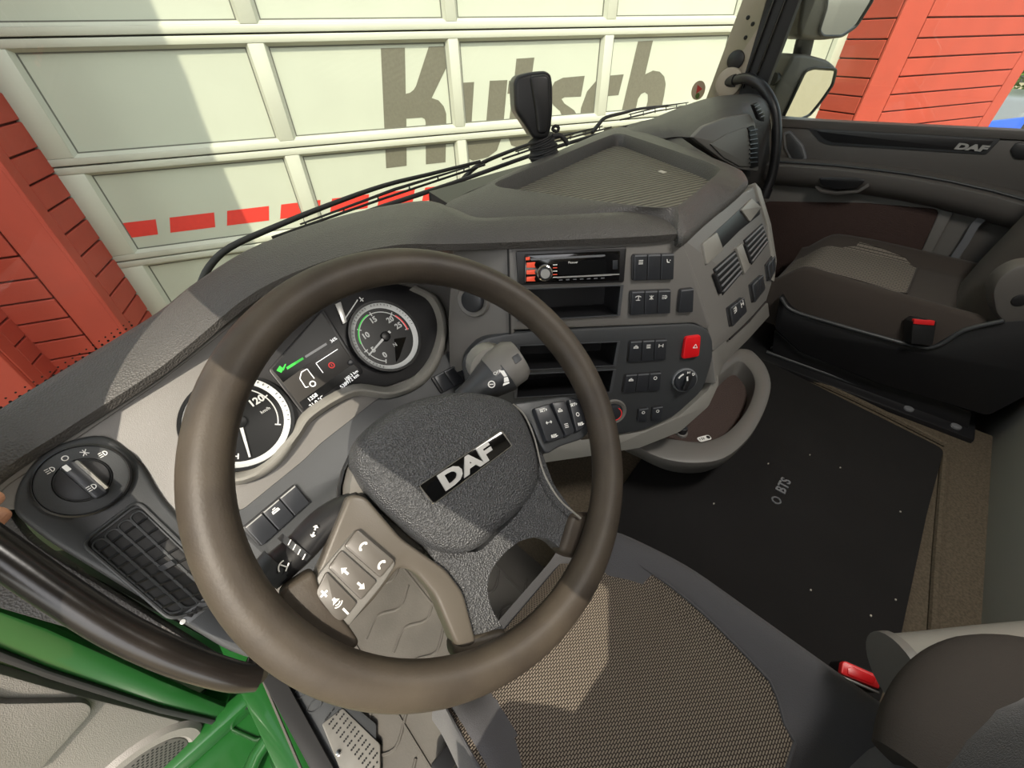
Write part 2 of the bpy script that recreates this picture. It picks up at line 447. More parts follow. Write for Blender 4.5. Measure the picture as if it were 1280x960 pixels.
glet('letter', [[q2(*p) for p in ((745, 335), (640, 345), (560, 380), (500, 450), (460, 560), (450, 660), (475, 740), (550, 775), (640, 770), (655, 690), (600, 690), (580, 660), (590, 560), (610, 510), (640, 480), (710, 474))]])
glet('letter', [[q2(*p) for p in ((840, 115), (940, 110), (888, 335), (940, 310), (985, 318), (1015, 350), (1025, 400), (1015, 470), (960, 740), (850, 745), (905, 510), (905, 470), (885, 455), (860, 468), (840, 500), (785, 750), (690, 755))]])
for u0 in [-.448+.1015*k for k in range(17)]:
    pts = [(u0*DG+.0, -.258*DG), ((u0+.078)*DG, -.258*DG), ((u0+.068)*DG, -.286*DG), ((u0-.012)*DG, -.286*DG)]
    bm = prism_bm([gp(u, z, DG+.0345) for u, z in pts], -GN, .0005); link('red_dash', bm, 'print_red', gar, smooth=0)
struct(gbox('trim_1', U0-.05, U1+.05, rows[0][0]+.09, rows[0][0]+1.2, DG-.02, DG+.1, 'garage_white', None), 'pale lintel above the garage door')

# ---- red timber cladding: every board is a piece of its wall
PITCHB = .134
ZTOPB = 4.6
def wall_empty(name, label, loc):
    w = thing(name, label, 'wall', loc); w['kind'] = 'structure'; return w
def boards(w, a, b, phase, zlo, zhi, nrm, m='house_red'):
    """horizontal boards on the vertical strip between plan points a and b"""
    a = np.array(a); b = np.array(b); L = np.linalg.norm(b-a); du = (b-a)/L
    k = int(math.floor((zhi-phase)/PITCHB))
    z = phase+k*PITCHB
    lo = z-PITCHB
    while lo > zlo-PITCHB:
        z0 = max(lo, zlo)+.0055; z1 = z-.0055
        if z1-z0 > .02:
            c = (a+b)/2; c = np.array([c[0], c[1], CAM[2]+(z0+z1)/2])+nrm*.011
            link('board', box_bm(c, du, EZ, nrm, L-.012, z1-z0, .022, .004, 1), m, w, smooth=30)
        z = lo; lo -= PITCHB
    c = (a+b)/2; c = np.array([c[0], c[1], CAM[2]+(zlo+zhi)/2])-nrm*.012
    link('batten_backing', box_bm(c, du, EZ, nrm, L, zhi-zlo, .02), 'house_dark', w)
def upright(w, a, b, zlo, zhi, nrm, t=.03, m='house_red'):
    a = np.array(a); b = np.array(b); L = np.linalg.norm(b-a); du = (b-a)/L; c = (a+b)/2
    c = np.array([c[0], c[1], CAM[2]+(zlo+zhi)/2])+nrm*t/2
    link('corner_board', box_bm(c, du, EZ, nrm, L, zhi-zlo, t, .004, 1), m, w, smooth=30)
def P2(u, d): return (CAM+GN*d+GU*u)*np.array([1, 1, 0])
wl = wall_empty('wall_left', 'red timber cladding left of the garage door, in shade', gp(-1.9, gz, DF))
boards(wl, P2(U0, DG+.04), P2(U0, DF+.055), .096, -1.75, ZTOPB, GU)
upright(wl, P2(U0, DF+.06), P2(U0, DF-.03), -1.75, ZTOPB, GU, .022)
upright(wl, P2(-1.86, DF), P2(U0+.02, DF), -1.75, ZTOPB, -GN, .022)
boards(wl, P2(-2.155, DF), P2(-1.864, DF), .034, -1.75, ZTOPB, -GN)
boards(wl, P2(-2.155, DF), P2(-2.155, DF-.16), .096, -1.75, ZTOPB, GU)
upright(wl, P2(-2.155, DF-.155), P2(-2.155, DF-.25), -1.75, ZTOPB, GU, .022)
upright(wl, P2(-2.6, DF-.25), P2(-2.14, DF-.25), -1.75, ZTOPB, -GN)
link('plinth', box_bm(gp(-2.3, -1.98, DF+.2), GU, EZ, GN, 1.2, .46, .8, .01), 'cobble', wl)
wr = wall_empty('wall_right', 'sunlit red timber cladding right of the garage door', gp(5.6, gz, DF))
boards(wr, P2(U1, DG+.04), P2(U1, DF), .067, -2.3, ZTOPB, -GU)
upright(wr, P2(U1-.02, DF), P2(4.895, DF), -2.3, ZTOPB, -GN, .022)
boards(wr, P2(4.902, DF), P2(6.555, DF), .067, -2.3, ZTOPB, -GN)
upright(wr, P2(6.562, DF), P2(6.76, DF), -2.3, ZTOPB, -GN, .022)
link('corner_board', box_bm(gp(6.75, 1.1, DF+1.5), GU, EZ, GN, .03, 7.0, 3.0), 'house_red', wr)
# cobbled strip along the building's foot (seen left of the cladding)
cob = thing('cobbled_strip', 'strip of sandy cobblestones at the foot of the red cladding', 'paving', gp(-2.6, gz, DF-.6))
for i in range(14):
    for j in range(9):
        c = gp(-3.6+.16*i, gz+.012, DF-1.55+.14*j+(.0 if i % 2 else .06))
        link('cobblestone', box_bm(c, GU, GN, EZ, .148, .128, .03, .008, 1), 'cobble', cob)

# ---- beyond the passenger window: shrub, car and blue skip
sk = thing('rubbish_skip', 'bright blue metal skip beyond the end of the red wall', 'skip', gp(8.6, gz, 3.2))
def gb2(name, u, z, d, w, h, t, m, parent, bevel=.01): return link(name, box_bm(gp(u, z, d), GU, EZ, GN, w, h, t, bevel), m, parent)
gb2('wall_panel', 8.75, (gz-1.12)/2, 2.9, 3.4, -gz-1.12, .06, 'blue', sk); gb2('wall_panel', 8.75, (gz-1.12)/2, 4.4, 3.4, -gz-1.12, .06, 'blue', sk)
gb2('wall_panel', 7.08, (gz-1.12)/2, 3.65, .06, -gz-1.12, 1.44, 'blue', sk); gb2('rim', 8.75, -1.12, 2.88, 3.5, .08, .12, 'blue', sk); gb2('floor_panel', 8.75, gz+.05, 3.65, 3.3, .06, 1.4, 'blue', sk)
for k in range(8): gb2('rib', 7.2+.42*k, (gz-1.12)/2, 2.84, .06, -gz-1.18, .06, 'blue', sk)
cr = thing('parked_car', 'grey estate car parked beyond the blue skip', 'car', gp(11.8, gz, 5.4))
prof = [(-2.2, .35), (-2.2, .75), (-2.1, .92), (-1.2, 1.02), (-.55, 1.42), (1.3, 1.46), (2.05, 1.05), (2.2, .9), (2.2, .35)]
bm = bmesh.new(); prism_bm([gp(11.8+a, gz+b, 4.7) for a, b in prof], -GN, 1.7, .06, 3, bm=bm); link('body', bm, 'car_grey', cr)
link('side_window', prism_bm([gp(11.8+a, gz+b, 4.69) for a, b in ((-1.0, 1.03), (-.5, 1.36), (.3, 1.38), (.3, 1.03))], -GN, .02), 'gloss_black', cr)
link('side_window', prism_bm([gp(11.8+a, gz+b, 4.69) for a, b in ((.38, 1.03), (.38, 1.38), (1.2, 1.39), (1.75, 1.05))], -GN, .02), 'gloss_black', cr)
for a in (-1.4, 1.35):
    wpl = Plane(gp(11.8+a, gz+.32, 4.68), -GN); disc('wheel', wpl, 0, 0, .32, .22, 'rubber', cr, .0, .02); disc('rim', wpl, 0, 0, .2, .02, 'silver', cr, .012)
def bush(name, label, c, rx, rz, n, parent_grp=None):
    t = thing(name, label, 'shrub', (c[0], c[1], GROUND)); bm = bmesh.new(); rnd = random.Random(3)
    for _ in range(n):
        d = Vector((rnd.gauss(0, 1), rnd.gauss(0, 1), rnd.gauss(0, 1))).normalized()*(rnd.random()**.4)
        p = Vector((c[0]+d.x*rx, c[1]+d.y*rx, c[2]+d.z*rz)); s = .05+.05*rnd.random()
        a = Vector((rnd.gauss(0, 1), rnd.gauss(0, 1), rnd.gauss(0, 1))).normalized(); b = a.orthogonal().normalized()
        vs_ = [bm.verts.new(q) for q in (p-a*s, p+b*s*.5, p+a*s, p-b*s*.5)]; bm.faces.new(vs_)
    lf = link('foliage', bm, 'leaf', t, smooth=0); lf['kind'] = 'stuff'
    tube('trunk', [(c[0], c[1], GROUND-.02), (c[0]+.05, c[1], c[2]-rz*.3), (c[0], c[1]+.05, c[2]+rz*.2)], [.1, .07, .03], 'bark', t)
bc = gp(19.6, .3, 8.4); bush('leafy_bush', 'tall leafy green bush beyond the end of the red wall', bc, 2.2, 2.0, 7000)
# ---- unseen tall cylinder, added left of the truck to shadow the garage door
edge = gp(-.78, 0, DG)+np.array([0, 0, 0]); t_ = 8.6
sc = np.array([edge[0]-SUND.x*t_, edge[1]-SUND.y*t_]); perp = np.array([-math.cos(SUN_AZ), math.sin(SUN_AZ)])   # to the left of the light
sc = sc+perp*1.25
slo = thing('shadow_caster', 'unseen tall grey cylinder added to shadow the left end of the garage door', 'shadow_caster', (sc[0], sc[1], GROUND))
zp = Plane((sc[0], sc[1], GROUND), (0, 0, 1))
link('shell', ring_bm(zp, 0, 0, [(1.25, 0), (1.25, 10.5), (.9, 11.2), (.2, 11.7), (.01, 11.75)], 40), 'caster_grey', slo, smooth=40)
for k in range(10): link('seam_band', ring_bm(zp, 0, 0, [(1.25, 1.0*k+.9), (1.265, 1.0*k+.91), (1.265, 1.0*k+.96), (1.25, 1.0*k+.97)], 40), 'caster_grey', slo)

# ================================================================== CAB SHELL
fl = struct(box('floor', (.7315, -.3, -.03), (2.177, 2.2, .06), 'rubber_floor'), 'grey rubber cab floor in the driver footwell', 'floor')
BASE[fl] = Vector(fl.location)
TUN = .28
link('engine_tunnel', box_bm((.78, -.2, TUN/2), EX, EY, EZ, 1.02, 1.1, TUN, .02, 3), 'carpet', fl, label='brown carpeted engine tunnel between the seats')
# raised ribs of the rubber floor covering
rb = bmesh.new()
for k in range(9):
    y0 = -.02+.075*k
    for s in range(3):
        x0 = -.36+.2*s+.03*(k % 2)
        tube_bm(spline([(x0, y0, .001), (x0+.05, y0+.025, .001), (x0+.1, y0, .001), (x0+.15, y0+.03, .001)], 4), .0035, 6, bm=rb)
for s in range(4): tube_bm([(-.4+.19*s, -.3, .001), (-.36+.19*s, .6, .001)], .003, 6, bm=rb)
rbo = link('relief_pattern', rb, 'rubber_floor', fl); rbo['kind'] = 'stuff'
wf = struct(box('wall_front', (.73, .80, .0), (2.18, .06, 1.1), 'deep_black'), 'dark front bulkhead of the cab below the windscreen', 'wall')
wrr = struct(box('wall_rear', (.64, -1.42, .84), (2.4, .06, 1.8), 'headliner'), 'pale rear wall of the cab', 'wall')
ce = struct(box('ceiling', (.64, -.62, 1.78), (2.4, 1.66, .06), 'headliner'), 'pale headliner of the cab', 'ceiling')
# left side: door frame header, rear side wall
struct(box('trim_2', (-.53, -.55, 1.695), (.06, 1.7, .11), 'headliner'), 'pale door header above the driver door opening', 'trim')
bpl_ = Plane((-.50, 0, 0), (1, 0, 0))
struct(link('trim_3', prism_bm([np.array([-.50, y, z]) for y, z in ((-1.43, -.03), (-.50, -.03), (-.53, 1.15), (-.57, 1.20), (-.645, 1.255), (-.72, 1.30), (-.735, 1.36), (-.82, 1.5), (-.85, 1.64), (-1.43, 1.64))], (1, 0, 0), .06, .004), 'headliner'), 'pale side wall behind the driver door, front edge shaped to shade the seat', 'trim')  # stepped front edge made up to cast the shade on the seat
struct(box('trim_4', (-.39, .05, -.19), (.06, 1.3, .34), 'green_paint'), 'green painted door sill on the driver side', 'trim')
# right side wall parts
struct(box('trim_5', (1.82, -1.1, .84), (.06, .6, 1.8), 'headliner'), 'pale side wall behind the passenger door', 'trim')
struct(box('trim_6', (1.82, -.25, 1.64), (.06, 1.15, .22), 'headliner'), 'pale door header above the passenger window', 'trim')
struct(box('trim_7', (1.82, -.2, -.0), (.06, 1.3, .2), 'door_dark'), 'dark sill under the passenger door', 'trim')

# windscreen base curve and glass
wb = spline([(-.50, .40, .775), (-.30, .47, .79), (-.13, .545, .808), (.06, .62, .825), (.28, .665, .835), (.6, .69, .84), (1.0, .69, .86), (1.35, .645, .88), (1.6, .555, .90), (1.74, .44, .91)], 5)
def ws_pt(p, t): return np.array([.63+(p[0]-.63)*(1-.02*t), p[1]-.30*t, p[2]+(1.70-p[2])*t])
ws = link('window_1', loft_bm([[ws_pt(p, t) for p in wb] for t in (-.12, .25, .5, .75, 1)]), 'windscreen', None, smooth=60)
struct(ws, 'large curved windscreen looking onto the garage door', 'window'); BASE[ws] = Vector(ws.location)
fr = bmesh.new()
for i in range(0, 9):
    for f in range(3):
        a, b = wb[i], wb[i+1]
        for k in range(4):
            p = ws_pt(a+(b-a)*k/4, .006+.008*f); q = (b-a)/np.linalg.norm(b-a); up = ws_pt(a, 1)-ws_pt(a, 0); up = up/np.linalg.norm(up); nn = np.cross(q, up)
            r_ = .0024-.0006*f
            prism_bm([p-nn*.003+q*r_*math.cos(j*1.047)+up*r_*math.sin(j*1.047) for j in range(6)], -nn, .0005, bm=fr)
fo = link('frit_dots', fr, 'deep_black', ws, smooth=0, label='black dotted print along the edge of the glass'); fo['kind'] = 'stuff'
link('rubber_edge', tube_bm([ws_pt(p, -.005)+np.array([0, -.004, 0]) for p in wb], .006, 8), 'rubber', ws)
wtop = [ws_pt(p, 1.0) for p in wb]
link('top_rail', loft_bm([[p+np.array(o) for p in wtop] for o in ((0, .03, .1), (0, .03, -.03), (0, -.05, -.05), (0, -.2, .06))]), 'headliner', ws)
# sticker on the glass
spl = Plane(at_y(873, 113, .585), (-.5, -.85, .1))
stk = tag(disc('windscreen_sticker', spl, 0, 0, .032, .0008, 'sticker', None, 0, 0, 32), 'small round inspection sticker in the lower windscreen corner', 'sticker'); BASE[stk] = Vector(stk.location)
disc('emblem', spl, .0, .004, .017, .0006, 'print_red', stk, .0007, 0, 3); disc('rim_print', spl, 0, -.018, .01, .0006, 'leaf', stk, .0007, 0, 12)

# right A-pillar
pa = Plane((1.70, .4, 1.0), (-1, -.12, 0))
ap = struct(ppx('trim_8', [(928, 0), (881, 127), (905, 140), (927, 112), (958, 0), (1050, -250), (1018, -250)], pa, .05, 'pillar_beige', None, 0, .004, .008), 'beige painted windscreen pillar on the passenger side', 'pillar'); BASE[ap] = Vector(ap.location)
ppx('rubber_seal', [(958, 0), (925, 112), (921, 125), (952, 125), (999, 0), (1098, -250), (1050, -250)], pa, .05, 'rubber', ap, .004, .004, .008)
for k, (a, b) in enumerate(((970, 960), (985, 972))):
    tube('seal_lip', [pa.px(a+12, -40, .008), pa.px(b-32, 110, .008)], .004, 'gloss_black', ap, 8)
p0 = pa.uv(pa.px(920, 75)); disc('cap', pa, p0[0], p0[1], .028, .01, 'black', ap, .012, .006)
p0 = pa.uv(pa.px(912, 103)); disc('handle_boss', pa, p0[0], p0[1], .045, .012, 'pillar_beige', ap, .018, .008)
for x, y in ((935, 22), (932, 47), (941, 30)):
    p0 = pa.uv(pa.px(x, y)); disc('screw', pa, p0[0], p0[1], .006, .004, 'deep_black', ap, .003, .001, 10)
# left A-pillar, out of view, widened and stepped to shade the dash end
struct(link('trim_9', prism_bm([np.array([-.49, y, z]) for y, z in ((.05, .80), (.04, 1.03), (.12, 1.11), (.12, 1.40), (.07, 1.74), (.14, 1.74), (.30, 1.32), (.40, 1.0), (.43, .80))], (1, 0, 0), .05, .008), 'pillar_beige'), 'unseen beige windscreen pillar widened to shade the left dash end', 'pillar')

# grab handles
def handle(label, pts, r, grp=None):
    t = thing('grab_handle', label, 'grab handle', pts[-1])
    tube('grip', spline(pts, 6), r, 'black', t, 16)
    for p, q in ((pts[0], pts[1]), (pts[-1], pts[-2])):
        d = np.array(q)-p; d = d/np.linalg.norm(d)
        tube('end_boss', [np.array(p)-d*.012, np.array(p)+d*.02], r*1.25, 'black', t, 16)
    return t
handle('slim black grab handle curving down beside the passenger dash end', [at_x(914, 101.5, 1.69), at_x(933, 98, 1.66), at_x(952, 108, 1.64), at_x(966, 131, 1.63), at_x(970.6, 156, 1.63), at_x(970, 187, 1.63), at_x(965, 219, 1.63), at_x(956, 243, 1.62)], .0155)
_kt = at_y(480.5, 421.5, .36); _kn = np.array([.0797, -.7618, .6428])      # facia plane, see the dashboard
lh = []
for (x, y, gap) in ((-75, 640, .05), (0, 691, .05), (75, 742, .05), (150, 789, .052), (225, 824, .055), (290, 845, .06), (322, 847, .06)):
    d_ = ray(x, y); t_ = (_kn@(_kt-CAM))/(_kn@d_); lh.append(CAM+d_*(t_-gap))
t = thing('grab_handle', 'thick worn black grab handle along the driver door pillar', 'grab handle', lh[-1])
lhs = spline(lh, 6); tube('grip', lhs, [.0172-.003*max(0, (i/len(lhs)-.6)/.4) for i in range(len(lhs))], 'handle_black', t, 18, 1.1)
tube('end_boss', [lh[0]-(lh[1]-lh[0])*.25, lh[0]+(lh[1]-lh[0])*.1], .021, 'handle_black', t, 16)
tube('end_boss', [lh[-1]-(lh[-1]-lh[-2])*.15, lh[-1]+(lh[-1]-lh[-2])*.3+np.array([0, .03, 0])], [.0145, .009], 'handle_black', t, 16)

# ---------------------------------------------------------------- passenger door
dp = Plane((1.78, 0, .5), (-1, 0, 0))
door1 = thing('door_1', 'dark grey passenger door with moulded ledge and cloth panel', 'door', (1.80, -.2, .1)); door1['kind'] = 'structure'
link('door_shell', box_bm((1.83, -.22, .49), EX, EY, EZ, .09, 1.2, .80, .01), 'door_dark', door1)
def dpx(name, pts, off, thick, m, r=.01, bevel=.006, label=None): return ppx(name, pts, dp, thick, m, door1, off, r, bevel, label)
dpx('sill_cap', [(962, 148), (1300, 165), (1330, 178), (1300, 176), (968, 158)], .022, .05, 'door_dark', .004, .006)
dpx('upper_panel', [(968, 157), (1330, 178), (1340, 250), (1190, 228), (1000, 205), (975, 205)], .015, .03, 'door_dark', .02, .008)
dpx('trim_insert', [(1010, 160), (1252, 173), (1233, 193), (1150, 188), (1036, 181), (1025, 177)], .020, .012, 'facia_black', .006, .003)
dpx('trim_recess', [(1020, 163.5), (1243, 175.5), (1228, 190), (1040, 178), (1030, 174)], .0215, .004, 'black', .005, .002)
q = dp.uv(dp.px(1214, 183)); text('badge', 'DAF', dp, q[0], q[1], .021, 'silver', door1, .0235, 0, .0012, .0012, 1.75, .12)
dpx('handle_surround', [(978, 166), (987, 163), (1004, 182), (1009, 199), (999, 205), (988, 202), (980, 185)], .024, .02, 'switch_edge', .012, .004)
dpx('handle_pad', [(981, 168), (987, 166), (1002, 184), (1006, 198), (998, 202), (990, 199), (983, 185)], .027, .02, 'facia_black', .01, .004)
dpx('lock_handle', [(1262, 188), (1270, 178), (1300, 182), (1300, 200), (1268, 199)], .022, .015, 'black', .008, .003)
# ledge that runs along the door
prof = [(0, .0), (.035, -.004), (.06, -.02), (.062, -.045), (.045, -.075), (.0, -.095)]
ys = [.30, .2, .1, 0, -.1, -.2, -.3, -.4, -.5, -.6, -.75]
zl = [.775, .775, .782, .788, .79, .79, .785, .775, .76, .74, .70]
link('ledge', loft_bm([[np.array([1.78-.012-a, y, z+b]) for a, b in prof] for y, z in zip(ys, zl)]), 'door_dark', door1, smooth=40)
tube('ledge_highlight_strip', [(1.72, y, z-.008) for y, z in zip(ys, zl)][1:9], .004, 'facia_black', door1, 8)
dpx('pull_recess', [(1022, 222), (1040, 221), (1075, 222), (1083, 225), (1072, 236), (1045, 238), (1026, 232)], .076, .03, 'black', .02, .008)
dpx('recess_lip', [(1018, 233), (1028, 238), (1045, 240.5), (1072, 238), (1085, 229), (1087, 233), (1073, 241), (1045, 243.5), (1026, 241)], .080, .03, 'door_dark', .004, .003)
dpx('lower_panel', [(955, 230), (1100, 236), (1230, 250), (1210, 300), (1160, 430), (950, 430)], .004, .02, 'lower_grey', .02, .006)
dpx('cloth_panel', [(955, 252), (1080, 254), (1175, 262), (1165, 290), (1140, 340), (1125, 430), (955, 430)], .010, .02, 'door_cloth', .02, .006)
dpx('door_pocket_edge', [(1175, 262), (1192, 266), (1150, 345), (1132, 430), (1118, 430), (1140, 340)], .016, .02, 'lower_grey', .006, .004)
wg = struct(link('window_2', box_bm((1.80, -.22, 1.21), EX, EY, EZ, .006, 1.14, .66), 'side_glass'), 'clear passenger door window', 'window')
# passenger belt: bright webbing beside the seat back
# ---------------------------------------------------------------- open driver door (hinge side, lower left)
door2 = thing('door_2', 'open green driver door with pale grey inner panel', 'door', (-.62, .60, -.3)); door2['kind'] = 'structure'
hd = Plane((-.60, .585, .2), (.10, -1, 0))
link('door_shell', box_bm(hd.pt(-.46, .1, -.035), hd.u, hd.v, hd.n, 1.02, 1.5, .06, .02), 'green_paint', door2)
ppx('inner_panel', [(-420, 640), (-20, 836), (70, 862), (240, 905), (285, 915), (282, 930), (262, 965), (200, 1080), (-420, 1080)], hd, .03, 'door_grey', door2, .02, .03, .012)
ppx('panel_step', [(-420, 760), (0, 880), (108, 878), (118, 888), (40, 975), (-420, 1040)], hd, .02, 'door_grey', door2, .034, .02, .008)
q = hd.uv(hd.px(172, 962)); link('speaker_surround', ring_bm(hd, q[0], q[1], [(.135, .02), (.125, .032), (.105, .034), (.095, .024)], 40), 'door_grey', door2)
sg = disc('speaker_grille', hd, q[0], q[1], .098, .01, 'door_dark', door2, .030, .004)
gm = bmesh.new()
for i in range(-8, 9):
    for j in range(-8, 9):
        a, b = i*.0105+(.005 if j % 2 else 0), j*.0095
        if a*a+b*b < .0085: prism_bm(circ(hd, q[0]+a, q[1]+b, .0032, .0305, 6), hd.n, .0004, bm=gm)
go = link('grille_holes', gm, 'deep_black', sg, smooth=0); go['kind'] = 'stuff'
ppx('rubber_seal', [(-60, 790), (60, 838), (200, 884), (290, 905), (288, 912), (200, 893), (60, 850), (-60, 806)], hd, .02, 'rubber', door2, .038, 0, .004)
ppx('edge_flange', [(-60, 742), (60, 786), (200, 850), (292, 888), (290, 905), (200, 884), (60, 838), (-60, 790)], hd, .02, 'green_paint', door2, .030, 0, .006)
# hinge pillar and step well of the cab, green painted
jm = thing('door_jamb', 'green painted door jamb and step well with hinge hardware', 'door jamb', (-.55, .62, -.9)); jm['kind'] = 'structure'; 
link('jamb_panel', box_bm((-.52, .70, -.02), EX, EY, EZ, .46, .03, 1.0, .008), 'green_dark', jm)
jy = Plane((0, .685, 0), (0, -1, 0))
for (x, y, w, m_) in ((60, 742, .05, 'rubber'), (150, 770, .035, 'black'), (205, 812, .04, 'rubber'), (250, 840, .03, 'black'), (110, 770, .02, 'green_paint')):
    a_ = jy.uv(jy.px(x, y)); prect('hinge_bracket', jy, a_[0], a_[1], w*.8, w*1.5, .03, m_, jm, .022, .004, .004)
tube('cable', spline([jy.px(20, 752, .02), jy.px(50, 742, .05), jy.px(110, 738, .03)], 5), .004, 'black', jm, 8)
ppx('wash_bottle', [(180, 835), (200, 838), (230, 848), (245, 846), (262, 856), (250, 866), (215, 856), (185, 846)], jy, .03, 'headliner', jm, .05, .006, .006, label='pale plastic bottle neck behind the grab handle')
zstp = Plane((0, 0, -.36), (0, 0, 1))
link('step_plate', box_bm((-.66, .30, -.38), EX, EY, EZ, .52, .84, .04, .01), 'green_paint', jm)
link('step_flange', box_bm((-.66, .55, -.33), EX, EY, EZ, .50, .05, .06, .01), 'green_paint', jm)
tube('sill_tube', [zstp.px(296, 1000, .04), zstp.px(320, 945, .04), zstp.px(352, 898, .04)], .018, 'green_paint', jm, 12)
tube('step_seam', [zstp.px(291, 912, .002), zstp.px(320, 925, .002), zstp.px(345, 918, .002)], .006, 'green_dark', jm, 8)
ppx('step_recess', [(335, 950), (358, 922), (380, 950), (352, 985)], zstp, .006, 'green_dark', jm, .004, .01, .003)
tube('check_strap', [zstp.px(320, 884, .04), zstp.px(340, 893, .04)], .016, 'rubber', jm, 10)
disc('strap_ring', zstp, *zstp.uv(zstp.px(315, 884)), .016, .01, 'black', jm, .05, .003, 16)
ppx('reflective_patch', [(362, 924), (374, 940), (378, 951), (362, 938)], zstp, .004, 'silver', jm, .012, 0, .001)
# door sill rubber and perforated step plates
sl = thing('sill_cover', 'black ribbed sill cover with perforated metal tread beside the driver seat', 'sill cover', (-.34, .12, .0))
zf = Plane((0, 0, .012), (0, 0, 1))
ppx('rubber_strip', [(325, 845), (352, 842), (425, 975), (395, 975)], zf, .012, 'rubber', sl, .014, .004, .004)
ppx('sill_pad', [(352, 842), (395, 842), (470, 905), (470, 990), (430, 990)], zf, .012, 'facia_black', sl, 0, .004, .003)
ppx('tread_plate', [(402, 905), (428, 885), (475, 930), (475, 1000), (440, 1000)], zf, .01, 'plate_metal', sl, .004, .004, .002)
hb = bmesh.new()
for i in range(16):
    for j in range(7):
        x = 408+i*4.6+j*2.2; y = 900+i*5.4-j*2.9
        if 403 < x < 473 and 888 < y < 985 and j != 3: prism_bm(circ(zf, *zf.uv(zf.px(x, y)), .0022, .0045, 6), (0, 0, 1), .0003, bm=hb)
ho = link('tread_holes', hb, 'deep_black', sl, smooth=0); ho['kind'] = 'stuff'
disc('plate_screw', zf, *zf.uv(zf.px(424, 942)), .006, .004, 'chrome', sl, .007, .002, 14)
for a in ((372, 862), (388, 880)):
    link('embossed_loop', tube_bm(spline([zf.px(a[0]+dx, a[1]+dy, .001) for dx, dy in ((0, 0), (10, -6), (14, 0), (4, 10), (-4, 9))], 5, True), .0018, 6, closed=True), 'facia_black', sl)

# ================================================================== DASHBOARD
dash = thing('dashboard', 'grey wrap-around truck dashboard with instrument cluster and angled centre console', 'dashboard', (.5, .4, .2))
TACH = at_y(480.5, 421.5, .36)
_y6, _t40 = math.radians(6), math.radians(40)
kp = Plane(TACH, np.cross([math.cos(_y6), math.sin(_y6), 0], np.array([0, 0, 1])*math.cos(_t40)+np.array([-math.sin(_y6), math.cos(_y6), 0])*math.sin(_t40)))
cp = Plane((.332, .213, .855), (-.667, -.684, .294))          # console face, turned to the driver
sp = plane3(cp.px(848, 296), cp.px(886, 421), np.array([.95, .035, .855]))   # right flank of the console
jp2 = plane3(kp.px(545, 430), cp.px(634, 307), cp.px(638, 440))              # piece between cluster and console
# --- soft pad along the windscreen
E1 = [(-120, 590, 'y', .36), (0, 510, 'y', .42), (100, 450, 'y', .465), (200, 390, 'y', .515), (255, 348, 'y', .55), (330, 305, 'y', .58), (440, 268, 'y', .60), (530, 252, 'y', .56), (570, 262, 'z', .885), (600, 272, 'z', .893), (645, 270, 'z', .897), (694, 268.5, 'z', .897), (745, 266, 'z', .897), (787, 265, 'z', .893), (822, 270, 'z', .882), (849, 288, 'z', .872)]
E2 = [(-120, 690, 'y', .34), (0, 590, 'y', .355), (80, 538, 'y', .365), (188, 468, 'y', .38), (240, 428, 'y', .385), (320, 364, 'y', .385), (410, 325, 'y', .37), (490, 307, 'y', .335), (530, 305, 'y', .31), (565, 305, 'y', .285), (634, 303, 'c', .012), (690, 300.5, 'c', .012), (740, 298.5, 'c', .012), (785, 296.5, 'c', .012), (820, 294.5, 'c', .012), (850, 292, 'c', .010)]
def pick(q):
    x, y, k, v = q
    return {'y': at_y, 'z': at_z}[k](x, y, v) if k in 'yz' else cp.px(x, y, v)
e1 = spline([pick(q) for q in E1], 4); e2 = spline([pick(q) for q in E2], 4)
rows = []
for a, b in zip(e1, e2):
    d = b-a; L = np.linalg.norm(d); up = np.array([0, 0, 1.]); h = min(.02, L*.12); f = d/L; fh = f*np.array([1, 1, 0]); fh = fh/(np.linalg.norm(fh)+1e-9)
    rows.append([a-up*.05-fh*.02, a-up*.008-fh*.004, a+d*.08+up*h*.35, a+d*.35+up*h, a+d*.65+up*h*.9, a+d*.88+up*h*.45, b, b-up*.012-fh*.002, b-up*.016-fh*.012, b-up*.03-fh*.10])
link('soft_pad', loft_bm(rows), 'pad_grey', dash, smooth=50, label='grained soft pad running along the windscreen')
# --- main face behind the wheel
ppx('facia', [(-140, 720), (0, 592), (80, 540), (188, 470), (240, 430), (322, 362), (420, 325), (520, 315), (600, 318), (600, 400), (590, 450), (575, 500), (520, 560), (430, 640), (350, 760), (310, 800), (200, 700), (100, 655), (40, 635), (-20, 640)], kp, .03, 'panel_grey', dash, -.006, .02, .004)
ppx('facia_joint', [(-140, 720), (0, 592), (80, 540), (188, 470), (240, 430), (322, 362), (420, 325), (430, 335), (330, 374), (248, 440), (196, 480), (90, 552), (10, 606), (-130, 740)], kp, .03, 'lower_grey', dash, -.003, .004, .003)
ppx('facia_filler', [(566, 302), (640, 300), (642, 432), (580, 462), (562, 470), (560, 400)], jp2, .02, 'panel_grey', dash, -.002, .01, .003)
# left vent panel with rounded edge
ppx('vent_panel', [(14, 640), (18, 610), (40, 575), (75, 552), (130, 540), (175, 575), (200, 620), (262, 690), (330, 775), (330, 830), (285, 815), (170, 745), (60, 678), (30, 655)], kp, .03, 'facia_black', dash, .002, .02, .010, bseg=3)
ppx('end_cap', [(-140, 640), (0, 570), (14, 600), (10, 640), (30, 670), (60, 692), (170, 760), (285, 832), (285, 850), (100, 790), (-140, 720)], kp, .03, 'pad_grey', dash, -.012, .02, .008)
